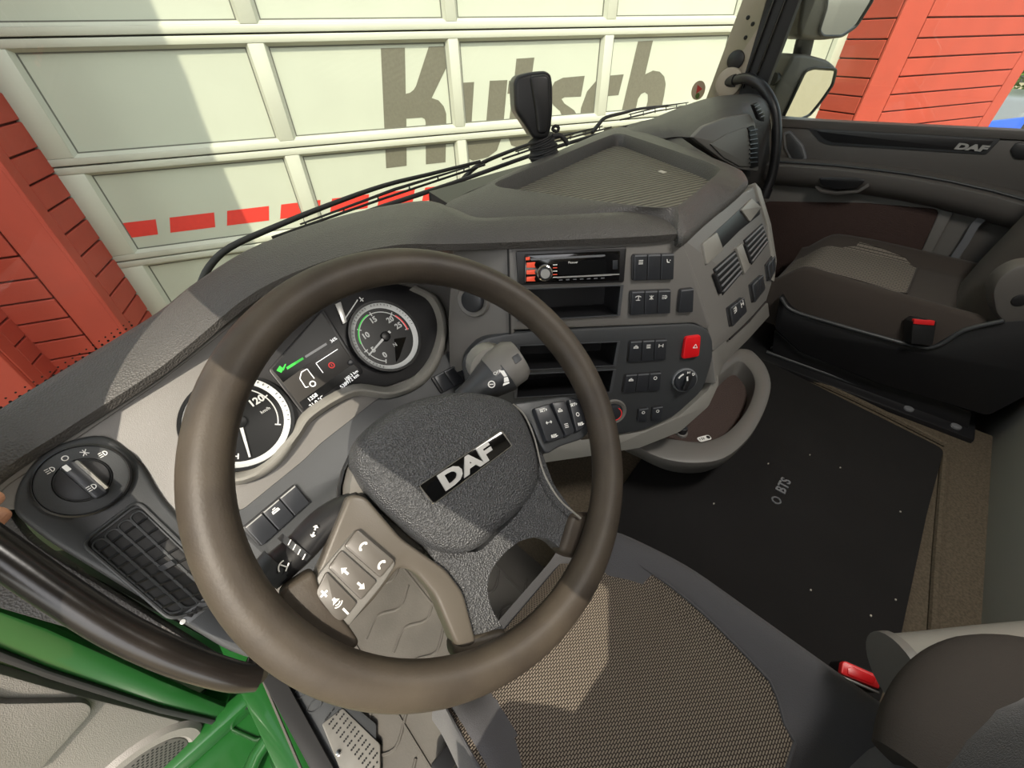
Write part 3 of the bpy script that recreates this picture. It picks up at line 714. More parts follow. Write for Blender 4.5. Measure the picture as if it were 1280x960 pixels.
# steering side switch bank (left of column) surround, black lower facia
ppx('column_surround', [(250, 620), (300, 640), (380, 575), (400, 555), (470, 500), (505, 480), (560, 440), (590, 425), (640, 425), (650, 520), (640, 600), (520, 700), (400, 760), (320, 700)], kp, .03, 'facia_black', dash, -.001, .01, .004)
# --- instrument cluster
cl = ppx('instrument_cluster', [(255, 520), (300, 455), (360, 395), (430, 352), (480, 350), (530, 362), (552, 400), (545, 440), (520, 470), (480, 485), (440, 478), (405, 505), (380, 530), (362, 570), (320, 600), (282, 598), (262, 580)], kp, .02, 'black', dash, .0, .02, .004, label='instrument cluster with two dials and a display')
BASE[cl] = BASE[dash]
hood = [(262, 600), (300, 606), (345, 585), (375, 548), (395, 522), (445, 494), (490, 497), (530, 480), (552, 448), (560, 405), (548, 372), (520, 356)]
inn = [(262, 586), (298, 590), (335, 570), (362, 540), (385, 510), (440, 481), (488, 484), (520, 468), (540, 440), (547, 405), (536, 376), (512, 362)]
hs_ = spline([kp.px(x, y, .006) for x, y in hood], 5); hi_ = spline([kp.px(x, y, .002) for x, y in inn], 5); hm_ = spline([kp.px((a[0]+b[0])/2, (a[1]+b[1])/2, .018) for a, b in zip(hood, inn)], 5)
link('bezel', loft_bm([[a-kp.n*.03, a, a*.4+b*.6+kp.n*.004, b, c+kp.n*.004, c-kp.n*.01] for a, b, c in zip(hs_, hm_, hi_)]), 'trim_grey', cl, smooth=50)
def dial(cx, cy, R, marks, a0, a1, needle, nm):
    u, v = kp.uv(kp.px(cx, cy))
    link(nm+'_ring', ring_bm(kp, u, v, [(R, .004), (R*.985, .010), (R*.95, .008), (R*.90, .005), (R*.86, .0045)], 56), 'gauge_white', cl)
    link(nm+'_rim', ring_bm(kp, u, v, [(R*1.07, .002), (R*1.06, .011), (R*1.0, .011), (R*.995, .005)], 56), 'gauge_black', cl)
    disc(nm+'_face', kp, u, v, R*.88, .002, 'gauge_black', cl, .0042, 0, 56)
    tk = []
    for k in range(41):
        a = math.radians(a0+(a1-a0)*k/40); r0 = .68*R if k % 8 == 0 else .91*R
        tk.append(bar2(u+r0*math.cos(a), v+r0*math.sin(a), u+(.80*R if k % 8 == 0 else .96*R)*math.cos(a), v+(.80*R if k % 8 == 0 else .96*R)*math.sin(a), .0018 if k % 8 == 0 else .0009))
    for t_k in tk[::8]: multi(nm+'_tick', [t_k], kp, 'gauge_white', cl, .0047)
    fo_ = multi(nm+'_fine_ticks', [t for i, t in enumerate(tk) if i % 8], kp, 'gauge_black', cl, .0098); fo_['kind'] = 'stuff'
    multi(nm+'_inner_arc', arc2(u, v, R*.74, .0016, a0, a1, 40), kp, 'gauge_white', cl, .0046)
    for s, a in marks:
        a = math.radians(a); text(nm+'_numeral', s, kp, u+R*.56*math.cos(a), v+R*.56*math.sin(a), R*.22, 'gauge_white', cl, .0048, 0, .0004)
    a = math.radians(needle)
    multi(nm+'_needle', [[(u-.2*R*math.cos(a)-.0025*math.sin(a), v-.2*R*math.sin(a)+.0025*math.cos(a)), (u-.2*R*math.cos(a)+.0025*math.sin(a), v-.2*R*math.sin(a)-.0025*math.cos(a)), (u+.8*R*math.cos(a)+.0012*math.sin(a), v+.8*R*math.sin(a)-.0012*math.cos(a)), (u+.8*R*math.cos(a)-.0012*math.sin(a), v+.8*R*math.sin(a)+.0012*math.cos(a))]], kp, 'gauge_white', cl, .008, .0015)
    disc(nm+'_hub', kp, u, v, R*.14, .004, 'gauge_black', cl, .009, .001, 24)
    return u, v
u, v = dial(480.5, 421.5, .0635, [('0', 232), ('5', 196), ('10', 150), ('15', 92), ('20', 38), ('25', 8)], 235, -10, 196, 'tachometer')
multi('green_band', arc2(u, v, .0635*.76, .002, 95, 168, 20), kp, 'screen_green', cl, .0049)
multi('red_band', arc2(u, v, .0635*.76, .002, -12, 30, 12), kp, 'screen_red', cl, .0049)
multi('gear_window', [[(u+.0, v-.045), (u+.035, v-.02), (u+.012, v-.012), (u-.012, v-.05)]], kp, 'gloss_black', cl, .0052)
text('gear_letter', 'N', kp, u+.006, v-.022, .010, 'gauge_white', cl, .0056)
q = kp.uv(kp.px(299, 528)); u2, v2 = dial(299, 528, .066, [('20', 215), ('40', 170), ('60', 130), ('80', 95), ('100', 62), ('120', 22)], 235, -40, 250, 'speedometer')
text('unit_print', 'km/h', kp, u2+.036, v2-.004, .007, 'gauge_white', cl, .0048)
# display between the dials
ppx('display_frame', [(335, 462), (404, 385), (455, 465), (380, 520)], kp, .01, 'black', cl, .003, .006, .002)
ppx('display', [(340, 461), (402, 391), (448, 462), (378, 511)], kp, .006, 'screen', cl, .0045, .003, .0005)
ppx('display_dark_area', [(340, 461), (402, 391), (425, 426), (354, 478)], kp, .002, 'screen_dark', cl, .0048, 0, 0)
ppx('odometer_strip', [(374, 503), (441, 455), (449, 462), (380, 512)], kp, .002, 'screen_dark', cl, .0048, 0, 0)
def kq(x, y): return tuple(kp.uv(kp.px(x, y)))
multi('fuel_bar', [[kq(357, 460), kq(358.5, 463), kq(379, 450), kq(377.5, 447.5)]], kp, 'screen_green', cl, .0054)
multi('fuel_bar_rest', [[kq(380, 446), kq(381.5, 448.5), kq(408, 432), kq(406.5, 429.5)]], kp, 'switch_edge', cl, .0054)
multi('driver_icon', [[kq(345, 464), kq(351, 467), kq(354, 462), kq(349, 458)], [kq(352, 462), kq(354, 464), kq(357, 456), kq(355.5, 456)]], kp, 'screen_green', cl, .0054)
tr = [bar2(*kq(421, 437.5), *kq(394, 455), .0013), bar2(*kq(394, 455), *kq(403, 467), .0013), bar2(*kq(383, 462), *kq(376, 466), .0013), bar2(*kq(376, 466), *kq(374, 474), .0013), bar2(*kq(374, 474), *kq(381, 485), .0013), bar2(*kq(383, 462), *kq(392, 474), .0013), bar2(*kq(381, 485), *kq(385, 484), .0013)]
a = kq(390, 480.5); multi('truck_pictogram', tr+arc2(a[0], a[1], .0042, .0016), kp, 'screen_white', cl, .0054)
a = kq(413.5, 457.5); multi('brake_warning', arc2(a[0], a[1], .0045, .0016)+[bar2(a[0], a[1]-.002, a[0], a[1]+.002, .0012)], kp, 'screen_red', cl, .0054)
an = math.atan2(kq(440, 455)[1]-kq(374, 503)[1], kq(440, 455)[0]-kq(374, 503)[0])
for s, x, y, sz in (('36%', 416, 426, .0075), ('100.3 km', 438, 470, .0075), ('538972 km', 436, 477, .0085), ('1358', 390, 497.5, .0085), ('21.0 °C', 395, 503, .0085)):
    a = kq(x, y); text('display_text', s, kp, a[0], a[1], sz, 'screen_white', cl, .0054, an*.95)
disc('display_button', kp, *kq(437, 454), .005, .004, 'switch_black', cl, .008, .001, 18)
ppx('gauge_strip', [(419, 380), (426, 377), (434, 402), (429, 405)], kp, .002, 'silver', cl, .004, 0, .0003)
multi('level_needle', [bar2(*kq(430, 400), *kq(446, 376), .0018)], kp, 'gauge_white', cl, .0055)
multi('level_icon', [bar2(*kq(448, 373), *kq(453, 378), .002), bar2(*kq(449, 378), *kq(453, 374), .0014)], kp, 'gauge_white', cl, .0055)

# --- switches
def sym(kind, s):
    if kind == 'o': return arc2(0, 0, s*.32, s*.11)
    if kind == 'lines': return [bar2(-s*.4, y*s, s*.4, y*s, s*.12) for y in (-.3, 0, .3)]
    if kind == 'x': return [bar2(-s*.35, -s*.35, s*.35, s*.35, s*.1), bar2(-s*.35, s*.35, s*.35, -s*.35, s*.1), bar2(0, -s*.45, 0, s*.45, s*.08)]
    if kind == 'h': return [bar2(-s*.4, -s*.35, -s*.4, s*.35, s*.14), bar2(s*.4, -s*.35, s*.4, s*.35, s*.14), bar2(-s*.4, 0, s*.4, 0, s*.1)]
    if kind == 'tri': return [bar2(-s*.45, -s*.35, s*.45, -s*.35, s*.12), bar2(-s*.45, -s*.35, 0, s*.45, s*.12), bar2(s*.45, -s*.35, 0, s*.45, s*.12)]
    if kind == 'lamp': return arc2(s*.1, 0, s*.3, s*.1, -100, 100, 8)+[bar2(s*.05, -s*.3, s*.05, s*.3, s*.1)]+[bar2(-s*.5, y*s, -s*.1, y*s, s*.09) for y in (-.28, 0, .28)]
    if kind == 'car': return [bar2(-s*.5, -s*.2, s*.5, -s*.2, s*.14), bar2(-s*.35, s*.05, s*.35, s*.05, s*.14), bar2(-s*.2, s*.3, s*.2, s*.3, s*.12), bar2(-s*.4, -s*.2, -s*.4, s*.1, s*.1), bar2(s*.4, -s*.2, s*.4, s*.1, s*.1)]
    if kind == 'seat': return [bar2(-s*.2, s*.4, -s*.1, -s*.1, s*.16), bar2(-s*.1, -s*.15, s*.35, -s*.15, s*.16), bar2(s*.3, s*.2, s*.5, s*.2, s*.14)]
    if kind == 'arrows': return [bar2(-s*.6, 0, -s*.1, 0, s*.16), bar2(-s*.6, 0, -s*.38, s*.24, s*.1), bar2(-s*.6, 0, -s*.38, -s*.24, s*.1), bar2(s*.6, 0, s*.1, 0, s*.16), bar2(s*.6, 0, s*.38, s*.24, s*.1), bar2(s*.6, 0, s*.38, -s*.24, s*.1)]
    if kind == 'wiper': return arc2(0, -s*.3, s*.7, s*.12, 40, 140, 8)+[bar2(0, -s*.4, s*.1, s*.3, s*.12), bar2(-s*.4, -s*.4, s*.4, -s*.4, s*.12)]
    if kind == 'left': return [bar2(-s*.1, 0, s*.45, 0, s*.22), [(-s*.5, 0), (-s*.05, -s*.35), (-s*.05, s*.35)]]
    if kind == 'right': return [bar2(-s*.45, 0, s*.1, 0, s*.22), [(s*.5, 0), (s*.05, s*.35), (s*.05, -s*.35)]]
    if kind == 'phone': return arc2(s*.25, 0, s*.5, s*.2, 120, 240, 8)+[bar2(-s*.05, s*.45, s*.1, s*.3, s*.22), bar2(-s*.05, -s*.45, s*.1, -s*.3, s*.22)]
    if kind == 'plus': return [bar2(-s*.4, 0, s*.4, 0, s*.2), bar2(0, -s*.4, 0, s*.4, s*.2)]
    if kind == 'minus': return [bar2(-s*.4, 0, s*.4, 0, s*.2)]
    if kind == 'sound': return [[(-s*.45, -s*.15), (-s*.2, -s*.15), (s*.05, -s*.4), (s*.05, s*.4), (-s*.2, s*.15), (-s*.45, s*.15)]]+arc2(0, 0, s*.35, s*.1, -50, 50, 6)+arc2(0, 0, s*.58, s*.1, -50, 50, 6)
    return []
def symbol(parent, kind, pl, cu, cv, s, off, m='white_print', ang=0):
    c_, s_ = math.cos(ang), math.sin(ang)
    return multi('symbol', [[(cu+a*c_-b*s_, cv+a*s_+b*c_) for a, b in p] for p in sym(kind, s)], pl, m, parent, off)
def switch_bank(pl, corners, kinds, parent, n=None, m='switch_black', lift=.006, symv=.22, edge='switch_edge'):
    """corners TL,TR,BR,BL in pixels; kinds: one symbol name (or None) per rocker"""
    P = [pl.px(x, y) for x, y in corners]; n = len(kinds)
    fr_ = prism_bm(round_poly([pl.px(x, y, lift*.55) for x, y in corners], .005), pl.n, .02, .0012); link('switch_frame', fr_, 'black', parent)
    c = (P[0]+P[1]+P[2]+P[3])/4; C4 = [c+(p-c)*.95 for p in P]
    for k, kd in enumerate(kinds):
        a, b = k/n+.008, (k+1)/n-.008
        tl, tr_ = C4[0]+(C4[1]-C4[0])*a, C4[0]+(C4[1]-C4[0])*b; bl, br_ = C4[3]+(C4[2]-C4[3])*a, C4[3]+(C4[2]-C4[3])*b
        q = [p+pl.n*lift for p in (tl, tr_, br_, bl)]
        sw = link('rocker_switch', prism_bm(round_poly(q, .0015, 2), pl.n, .012, .0014), m, parent); BASE[sw] = BASE[parent]
        lb = [tl*.93+bl*.07, tr_*.93+br_*.07, tr_*.985+br_*.015, tl*.985+bl*.015]
        link('edge_light', prism_bm([p*.92+(sum(lb)/4)*.08+pl.n*(lift+.0006) for p in lb], pl.n, .0006), edge, sw)
        if kd:
            w = np.linalg.norm(tr_-tl); e = (tl*(.72)+bl*.28+tr_*.72+br_*.28)/2
            uv = pl.uv(e); symbol(sw, kd, pl, uv[0], uv[1], w*.42, lift+.0008)
LB = [(302, 660), (369, 604), (388, 627), (325, 684)]
switch_bank(kp, LB, [None, 'car', None], dash, lift=.008, edge='silver')
switch_bank(kp, [(539, 472), (577, 452), (592, 470), (552, 492)], [None, None, None], dash, lift=.006)
# upper grey console panel with openings read as insets
con_up = ppx('console_panel', [(633, 305), (848, 296), (860, 318), (876, 360), (889, 408), (882, 412), (868, 404), (640, 413)], cp, .03, 'panel_grey', dash, 0, .006, .004)
ppx('panel_seam', [(633.5, 303), (636, 303), (639, 420), (636.5, 420)], cp, .004, 'deep_black', dash, .0006, 0, 0)
con_lo = ppx('lower_console', [(575, 450), (600, 424), (640, 416), (740, 410), (866, 404), (884, 410), (892, 424), (892, 448), (880, 488), (845, 520), (806, 538), (760, 546), (690, 552), (620, 560), (590, 520)], cp, .03, 'facia_black', dash, .002, .02, .006)
ppx('console_foot', [(600, 545), (690, 553), (762, 547), (808, 539), (848, 521), (884, 489), (897, 468), (899, 480), (886, 508), (850, 540), (800, 560), (740, 570), (600, 590)], cp, .03, 'trim_grey', dash, -.001, .006, .005)
switch_bank(cp, [(790, 317.5), (843, 316), (842, 349.5), (789.5, 351)], ['lines', None, 'seat'], dash)
switch_bank(cp, [(787, 363), (839, 361), (838, 391.5), (786, 394)], ['wiper', 'x', 'lamp'], dash)
switch_bank(cp, [(849, 361), (866.5, 359), (865, 390), (846, 391)], [None], dash)
switch_bank(cp, [(785.5, 425), (834, 422.5), (832.5, 449), (783, 452.5)], ['car', 'lines', 'h'], dash)
switch_bank(cp, [(780, 467), (827, 463.5), (825, 487), (776, 490.5)], ['car', None, 'o'], dash)
switch_bank(cp, [(797, 510), (810, 508), (808, 525), (795, 526)], ['o'], dash); switch_bank(cp, [(814.5, 508), (828, 506), (826, 524), (812.5, 525)], ['o'], dash)
hz = ppx('hazard_switch', [(857, 421.5), (877, 419), (874.5, 446), (853, 449.5)], cp, .02, 'lamp_red', dash, .009, .006, .003, label='red hazard warning switch'); BASE[hz] = BASE[dash]
q = cp.uv(cp.px(866.5, 431)); symbol(hz, 'tri', cp, q[0], q[1], .009, .0095)
def cut(o, cutters):
    for bm_ in cutters:
        me_ = bpy.data.meshes.new('c'); bmesh.ops.translate(bm_, vec=-BASE[o], verts=bm_.verts); bm_.to_mesh(me_); bm_.free()
        co = bpy.data.objects.new('c', me_); col.objects.link(co); co.matrix_world = Matrix.Translation(BASE[o])
        md_ = o.modifiers.new('cut', 'BOOLEAN'); md_.object = co; md_.operation = 'DIFFERENCE'; md_.solver = 'EXACT'
        bpy.context.view_layer.update(); dg_ = bpy.context.evaluated_depsgraph_get()
        nm_ = bpy.data.meshes.new_from_object(o.evaluated_get(dg_)); o.modifiers.clear(); o.data = nm_; bpy.data.objects.remove(co)
# storage slots: real recesses with frames
def slot(corners, pl, panel_ob, off=.004):
    P = [pl.px(x, y) for x, y in corners]; c = sum(P)/4; O = [c+(p-c)*1.06 for p in P]; I = [p-pl.n*.0 for p in P]
    cut(panel_ob, [prism_bm([p+pl.n*.03 for p in P], pl.n, .10)])
    R = [[p+pl.n*(off-.004) for p in O], [p+pl.n*off for p in O], [p+pl.n*off for p in P], [p-pl.n*.02 for p in P]]
    f_ = link('storage_slot', loft_bm(R, close_cols=True), 'slot_frame', dash); BASE[f_] = BASE[dash]
    B_ = [c+(p-c)*.96-pl.n*.085 for p in P]
    bm_ = loft_bm([[p+pl.n*.0005 for p in [c+(q-c)*.995 for q in P]], B_], close_cols=True); bm_.faces.new([v for v in bm_.verts if min((v.co-Vector(q)).length for q in B_) < 1e-5]) if False else None
    bb_ = bmesh.new(); bb_.faces.new([bb_.verts.new(Vector(q)) for q in B_]); me_ = bpy.data.meshes.new('b'); bb_.to_mesh(me_); bm_.from_mesh(me_); bb_.free(); bpy.data.meshes.remove(me_)
    link('slot_interior', bm_, 'black', f_, smooth=0)
slot([(652, 362), (775, 357), (771, 393), (650, 400)], cp, con_up); slot([(650, 432), (771, 427), (766, 456), (648, 462)], cp, con_lo); slot([(648, 468), (766, 462), (761, 489), (646, 496)], cp, con_lo)
# rotary gear selector
q = cp.uv(cp.px(854.5, 474)); ge = disc('gear_selector', cp, q[0], q[1], .0215, .014, 'switch_black', dash, .012, .003, 40, 'black rotary gear selector marked N and D'); BASE[ge] = BASE[dash]
link('collar', ring_bm(cp, q[0], q[1], [(.0245, .002), (.0245, .006), (.022, .007), (.0215, .004)], 40), 'switch_edge', ge)
prect('grip_bar', cp, q[0], q[1], .010, .036, .012, 'black', ge, .02, .004, .003, math.radians(-14))
text('print', 'N', cp, q[0]+.002, q[1]+.0175, .0075, 'white_print', ge, .0126, 0, .0003); text('print', 'D', cp, q[0]+.0115, q[1]+.0145, .0075, 'white_print', ge, .0126, 0, .0003)
multi('print_arc', arc2(q[0], q[1], .0175, .003, 115, 155, 8), cp, 'white_print', ge, .0126); multi('pointer', [bar2(q[0]-.002, q[1]+.005, q[0]-.0035, q[1]+.014, .003)], cp, 'white_print', ge, .0206)
# ignition / climate knob, half hidden by the rim
for (x, y, R, lb_) in ((766, 514, .018, 'dark round heater knob with red ring'), (592, 375, .021, 'dark round push knob beside the cluster')):
    pl_ = cp if x > 700 else jp2
    q = pl_.uv(pl_.px(x, y)); k_ = disc('round_knob', pl_, q[0], q[1], R, .012, 'switch_black', dash, .012, .004, 36, lb_); BASE[k_] = BASE[dash]
    link('knob_collar', ring_bm(pl_, q[0], q[1], [(R*1.55, .001), (R*1.4, .006), (R*1.05, .004)], 40), 'lower_grey', k_)
    if x > 700: multi('ring_print', arc2(q[0], q[1], R*.8, .0014, -80, 60, 14), pl_, 'screen_red', k_, .0126)
# ---- left: rotary light switch and air vent
q = kp.uv(kp.px(106, 600)); ls = disc('light_switch', kp, q[0], q[1], .0405, .01, 'facia_black', dash, .010, .003, 48, 'rotary headlamp switch with white symbols'); BASE[ls] = BASE[dash]
link('bezel_ring', ring_bm(kp, q[0], q[1], [(.0425, .002), (.0425, .009), (.0405, .0105), (.040, .0102)], 48), 'black', ls)
link('inner_ring', ring_bm(kp, q[0], q[1], [(.0255, .0103), (.025, .0112), (.0245, .0103)], 40), 'deep_black', ls)
disc('knob', kp, q[0], q[1], .0235, .006, 'black', ls, .0145, .002, 40)
gd = kp.px(140, 631)-kp.px(85, 583); ga = math.atan2(gd@kp.v, gd@kp.u)+math.pi/2
prect('grip', kp, q[0]+.002, q[1]-.002, .014, .052, .014, 'switch_black', ls, .026, .005, .003, ga)
prect('grip_marker', kp, q[0]+.002-.020*math.sin(ga)-.002, q[1]-.002+.020*math.cos(ga), .0045, .0075, .001, 'white_print', ls, .0268, .001, 0, ga)
prect('grip_flank', kp, q[0]+.002+.0075*math.cos(ga), q[1]-.002+.0075*math.sin(ga), .004, .044, .01, 'trim_grey', ls, .0250, .001, .001, ga)
symbol(ls, 'lamp', kp, q[0]+.002+.012*math.sin(ga), q[1]-.002-.012*math.cos(ga), .009, .0268)
for kd, x, y in (('lamp', 66, 588), ('o', 84, 573.5), ('x', 108, 566.5), ('lamp', 131, 568)):
    a = kp.uv(kp.px(x, y)); symbol(ls, kd, kp, a[0], a[1], .0085, .0108)
VC = [(108, 680), (172, 632), (290, 745), (214, 771)]      # corner pixels, lower end runs under the rim
vent = ppx('air_vent', VC, kp, .03, 'deep_black', dash, .0035, .008, .002, label='black louvred air vent beside the light switch'); BASE[vent] = BASE[dash]
VP = [kp.px(x, y, .004) for x, y in VC]
def vq(a, b, off=0): return (VP[0]*(1-a)+VP[1]*a)*(1-b)+(VP[3]*(1-a)+VP[2]*a)*b+kp.n*off
for k in range(4):
    a0, a1 = .02+.245*k, .02+.245*k+.225
    loop = round_poly([vq(a0, .03), vq(a1, .03), vq(a1, .97), vq(a0, .97)], .008, 4)
    link('vent_channel', tube_bm(loop, .0013, 6, closed=True), 'facia_black', vent)
    for j in range(8):
        b = .10+.108*j; c0 = vq((a0+a1)/2, b, -.002); du = vq(a1, b)-vq(a0, b); w_ = np.linalg.norm(du)*.92; du = du/np.linalg.norm(du); dv = vq(a0, b+.1)-vq(a0, b); dv = dv/np.linalg.norm(dv)
        tl = (kp.n*.75+dv*.66); tl = tl-du*(tl@du); tl = tl/np.linalg.norm(tl)
        link('louvre', box_bm(c0, du, tl, np.cross(du, tl), w_, .009, .0016), 'black', vent)
a = vq(.60, .52, .004); link('slider', box_bm(a, vq(1, .5)-vq(0, .5), kp.n, vq(.5, 1)-vq(.5, 0), .25, .006, .05, 0), 'switch_black', vent)
fr_ = [vq(-.04, -.03), vq(1.05, -.03), vq(1.05, 1.03), vq(-.04, 1.03)]
link('vent_frame', tube_bm(round_poly(fr_, .01, 4), .0022, 8, closed=True), 'facia_black', vent)
ppx('thumb_wheel_slot', [(226, 770), (262, 742), (270, 752), (236, 780)], kp, .004, 'switch_edge', dash, .004, .002, .001)
for x, y in ((237, 768), (243, 763.5), (249, 759)):
    a = kp.uv(kp.px(x, y)); prect('thumb_wheel_rib', kp, a[0], a[1], .003, .007, .004, 'black', dash, .007, 0, .0006, math.radians(30))
a = kp.uv(kp.px(228.5, 776)); disc('vent_dot', kp, a[0], a[1], .003, .001, 'white_print', dash, .0052, 0, 12)

# ---- centre hump with ribbed tray
ZH = .90
outer = [(548, 262), (560, 250), (600, 231), (645, 210), (700, 186), (760, 161), (785, 158), (830, 172), (880, 191), (925, 209), (937, 220), (934, 229), (905, 254), (880, 274), (856, 294), (838, 285), (800, 272), (745, 272), (694, 274), (645, 275.5), (600, 277), (570, 272)]
inner = [(622, 233), (620, 228), (640, 219), (672, 206), (705, 192.5), (755, 172), (775, 167), (800, 174), (845, 189), (885, 203), (899, 210), (897, 216), (885, 227), (868, 241), (850, 255), (842, 258), (819, 258.5), (790, 256), (755, 252), (715, 246.5), (680, 241.5), (640, 236)]
zh = Plane((0, 0, ZH), (0, 0, 1))
def hgt(x, y): return {}.get((x, y), 0)
o3 = spline([zh.px(x, y, -.012 if x < 580 else (-.022 if x > 830 and y > 250 else (-.014 if y > 265 else 0))) for x, y in outer], 3, True); i3 = spline([zh.px(x, y, .003) for x, y in inner], 3, True)
ic = sum(i3)/len(i3); oc = sum(o3)/len(o3)
def dn(p, z): return p+np.array([0, 0, z])
rws = [[dn(oc+(p-oc)*.985, -.022) for p in o3], [dn(p, -.014) for p in o3], [dn(oc+(p-oc)*.99, -.006) for p in o3], [dn(oc+(p-oc)*.97, 0) for p in o3], [dn(p*.3+q*.7, .001) for p, q in zip(o3, i3)], [dn(ic+(q-ic)*1.02, .0) for q in i3], [q for q in i3], [dn(ic+(q-ic)*.985, -.006) for q in i3], [dn(ic+(q-ic)*.955, -.032) for q in i3]]
link('centre_hump', loft_bm(rws, close_cols=True), 'pad_grey', dash, smooth=45, label='raised centre top of the dash around the tray')
bm = bmesh.new(); bm.faces.new([bm.verts.new(Vector(dn(ic+(q-ic)*.965, -.03))) for q in i3]); bmesh.ops.recalc_face_normals(bm, faces=bm.faces)
if list(bm.faces)[0].normal.z < 0: bmesh.ops.reverse_faces(bm, faces=bm.faces)
tm = link('tray_mat', bm, 'tray_rib', dash, smooth=0, label='ribbed grey rubber mat in the tray'); BASE[tm] = BASE[dash]
zt = Plane((0, 0, ZH-.0285), (0, 0, 1)); ppx('mat_label', [(825, 243), (841, 230), (853, 233), (836, 247)], zt, .001, 'tray_rib', tm, .001, 0, .0004)
ppx('dust_fleck', [(822, 214), (826, 212.5), (834, 215), (829, 216.5)], zt, .002, 'headliner', tm, .002, 0, 0)
# ---- right flank of the console: tray notch, two vents, switches
ppx('flank_panel', [(850, 296), (900, 258), (944, 232), (958, 268), (966, 310), (968, 345), (958, 378), (925, 412), (892, 440), (888, 420)], sp, .03, 'panel_grey', dash, 0, .006, .006)
ppx('flank_bright_edge', [(944, 228), (951, 236), (964, 280), (971, 325), (968, 352), (964, 350), (966, 320), (960, 282), (948, 244)], sp, .02, 'trim_grey', dash, .004, .003, .003)
no = ppx('cup_notch', [(879, 304), (905, 280), (935, 252), (951, 252), (950, 268), (925, 288), (905, 308), (884, 330)], sp, .004, 'black', dash, .0012, .004, .0005, label='dark recess in the console flank'); BASE[no] = BASE[dash]
ppx('flap', [(879, 304), (897, 290), (905, 312), (884, 331)], sp, .006, 'trim_grey', no, .0045, .004, .002); ppx('flap', [(927, 262), (940, 248), (952, 259), (938, 277)], sp, .006, 'trim_grey', no, .0045, .004, .002)
def fvent(c):
    v_ = ppx('air_vent', c, sp, .01, 'deep_black', dash, .002, .002, .001, label='black louvred vent in the console flank'); BASE[v_] = BASE[dash]
    P = [sp.px(x, y, .004) for x, y in c]
    f = lambda a, b: (P[0]*(1-a)+P[1]*a)*(1-b)+(P[3]*(1-a)+P[2]*a)*b
    for j in range(5):
        b = .1+.2*j; tube('louvre', [f(.05, b), f(.95, b)], .0021, 'switch_edge', v_, 6)
    for j in range(6):
        a = .1+.16*j; tube('blade', [f(a, .05)-sp.n*.004, f(a, .95)-sp.n*.004], .0014, 'switch_black', v_, 6)
    tube('dial_wheel', [f(-.06, .15), f(-.06, .85)], .004, 'black', v_, 8)
fvent([(892, 336), (919, 313), (929, 340), (904, 369)]); fvent([(930, 300), (953, 279), (961, 303), (940, 331)])
ppx('vent_divider', [(921, 310), (928, 304), (938, 333), (931, 342)], sp, .006, 'trim_grey', dash, .006, .001, .001)
switch_bank(sp, [(909, 385), (927, 371), (931, 390), (913, 409)], ['lamp', 'h'], dash); switch_bank(sp, [(937, 356), (951, 343), (954, 362), (941, 379)], [None, None], dash); switch_bank(sp, [(957, 331), (966, 319), (967, 338), (960, 352)], [None, None], dash)
tube('flank_groove', [sp.px(912, 424, .001), sp.px(936, 402, .001), sp.px(957, 377, .001)], .0022, 'deep_black', dash, 6)
# console body behind the faces (dark core down to the tunnel)
core = [cp.px(640, 305, -.12), cp.px(846, 300, -.12), sp.px(938, 240, -.03), np.array([1.05, .25, .86]), np.array([1.05, .60, .86]), np.array([.45, .60, .86])]
core2 = [cp.px(640, 545, -.12), cp.px(880, 485, -.12), sp.px(955, 372, -.03), np.array([1.05, .25, .45]), np.array([1.05, .60, .45]), np.array([.4, .60, .45])]
core3 = [p*np.array([1, 1, 0])+np.array([0, .08, .27]) for p in core2]
link('console_core', loft_bm([core, core2, core3], close_cols=True, cap=True), 'black', dash, smooth=0)
ppx('console_lower_flank', [(888, 424), (925, 412), (960, 378), (962, 395), (935, 425), (905, 455), (895, 480)], sp, .03, 'lower_grey', dash, -.006, .004, .005)
# ---- semi-circular storage shelf at the console's foot
ZS = .43
zs = Plane((0, 0, ZS), (0, 0, 1))
so = [(770, 540), (800, 560), (830, 573), (868, 578), (905, 572), (935, 548), (955, 515), (964, 484), (960, 462), (950, 447), (936, 436), (915, 440), (880, 480), (830, 520)]
si = [(800, 540), (826, 545), (850, 549), (870, 551), (893, 548), (915, 535), (935, 510), (944, 485), (943, 470), (936, 458), (925, 450), (910, 460), (885, 485), (840, 515)]
o3 = spline([zs.px(x, y) for x, y in so], 4, True); i3 = spline([zs.px(x, y) for x, y in si], 4, True); ic = sum(i3)/len(i3); oc = sum(o3)/len(o3)
rws = [[dn(oc+(p-oc)*.80, -.085) for p in o3], [dn(oc+(p-oc)*.93, -.05) for p in o3], [dn(p, -.012) for p in o3], [dn(oc+(p-oc)*.995, -.002) for p in o3], [dn(p*.85+q*.15, .001) for p, q in zip(o3, i3)], [dn(p*.15+q*.85, .0) for p, q in zip(o3, i3)], [dn(q, -.004) for q in i3], [dn(ic+(q-ic)*.93, -.05) for q in i3]]
sh = link('storage_shelf', loft_bm(rws, close_cols=True), 'lower_grey', dash, smooth=45, label='grey half-round storage shelf at the foot of the console'); BASE[sh] = BASE[dash]
bm = bmesh.new(); f_ = bm.faces.new([bm.verts.new(Vector(dn(ic+(q-ic)*.94, -.045))) for q in i3]); bm.normal_update()
if f_.normal.z < 0: bmesh.ops.reverse_faces(bm, faces=bm.faces)
sm = link('shelf_liner', bm, 'tray_net', sh, smooth=0, label='reddish brown net-textured liner')
q = zs.uv(zs.px(852, 541)); zk = zs.shift(-.002)
sk_ = disc('socket_plug', zs, q[0], q[1], .010, .02, 'black', sh, .018, .003, 24); disc('socket_ring', zs, q[0], q[1], .0135, .006, 'lower_grey', sh, .003, .002, 28)
symbol(sh, 'left', zs, q[0], q[1], .007, .0186)
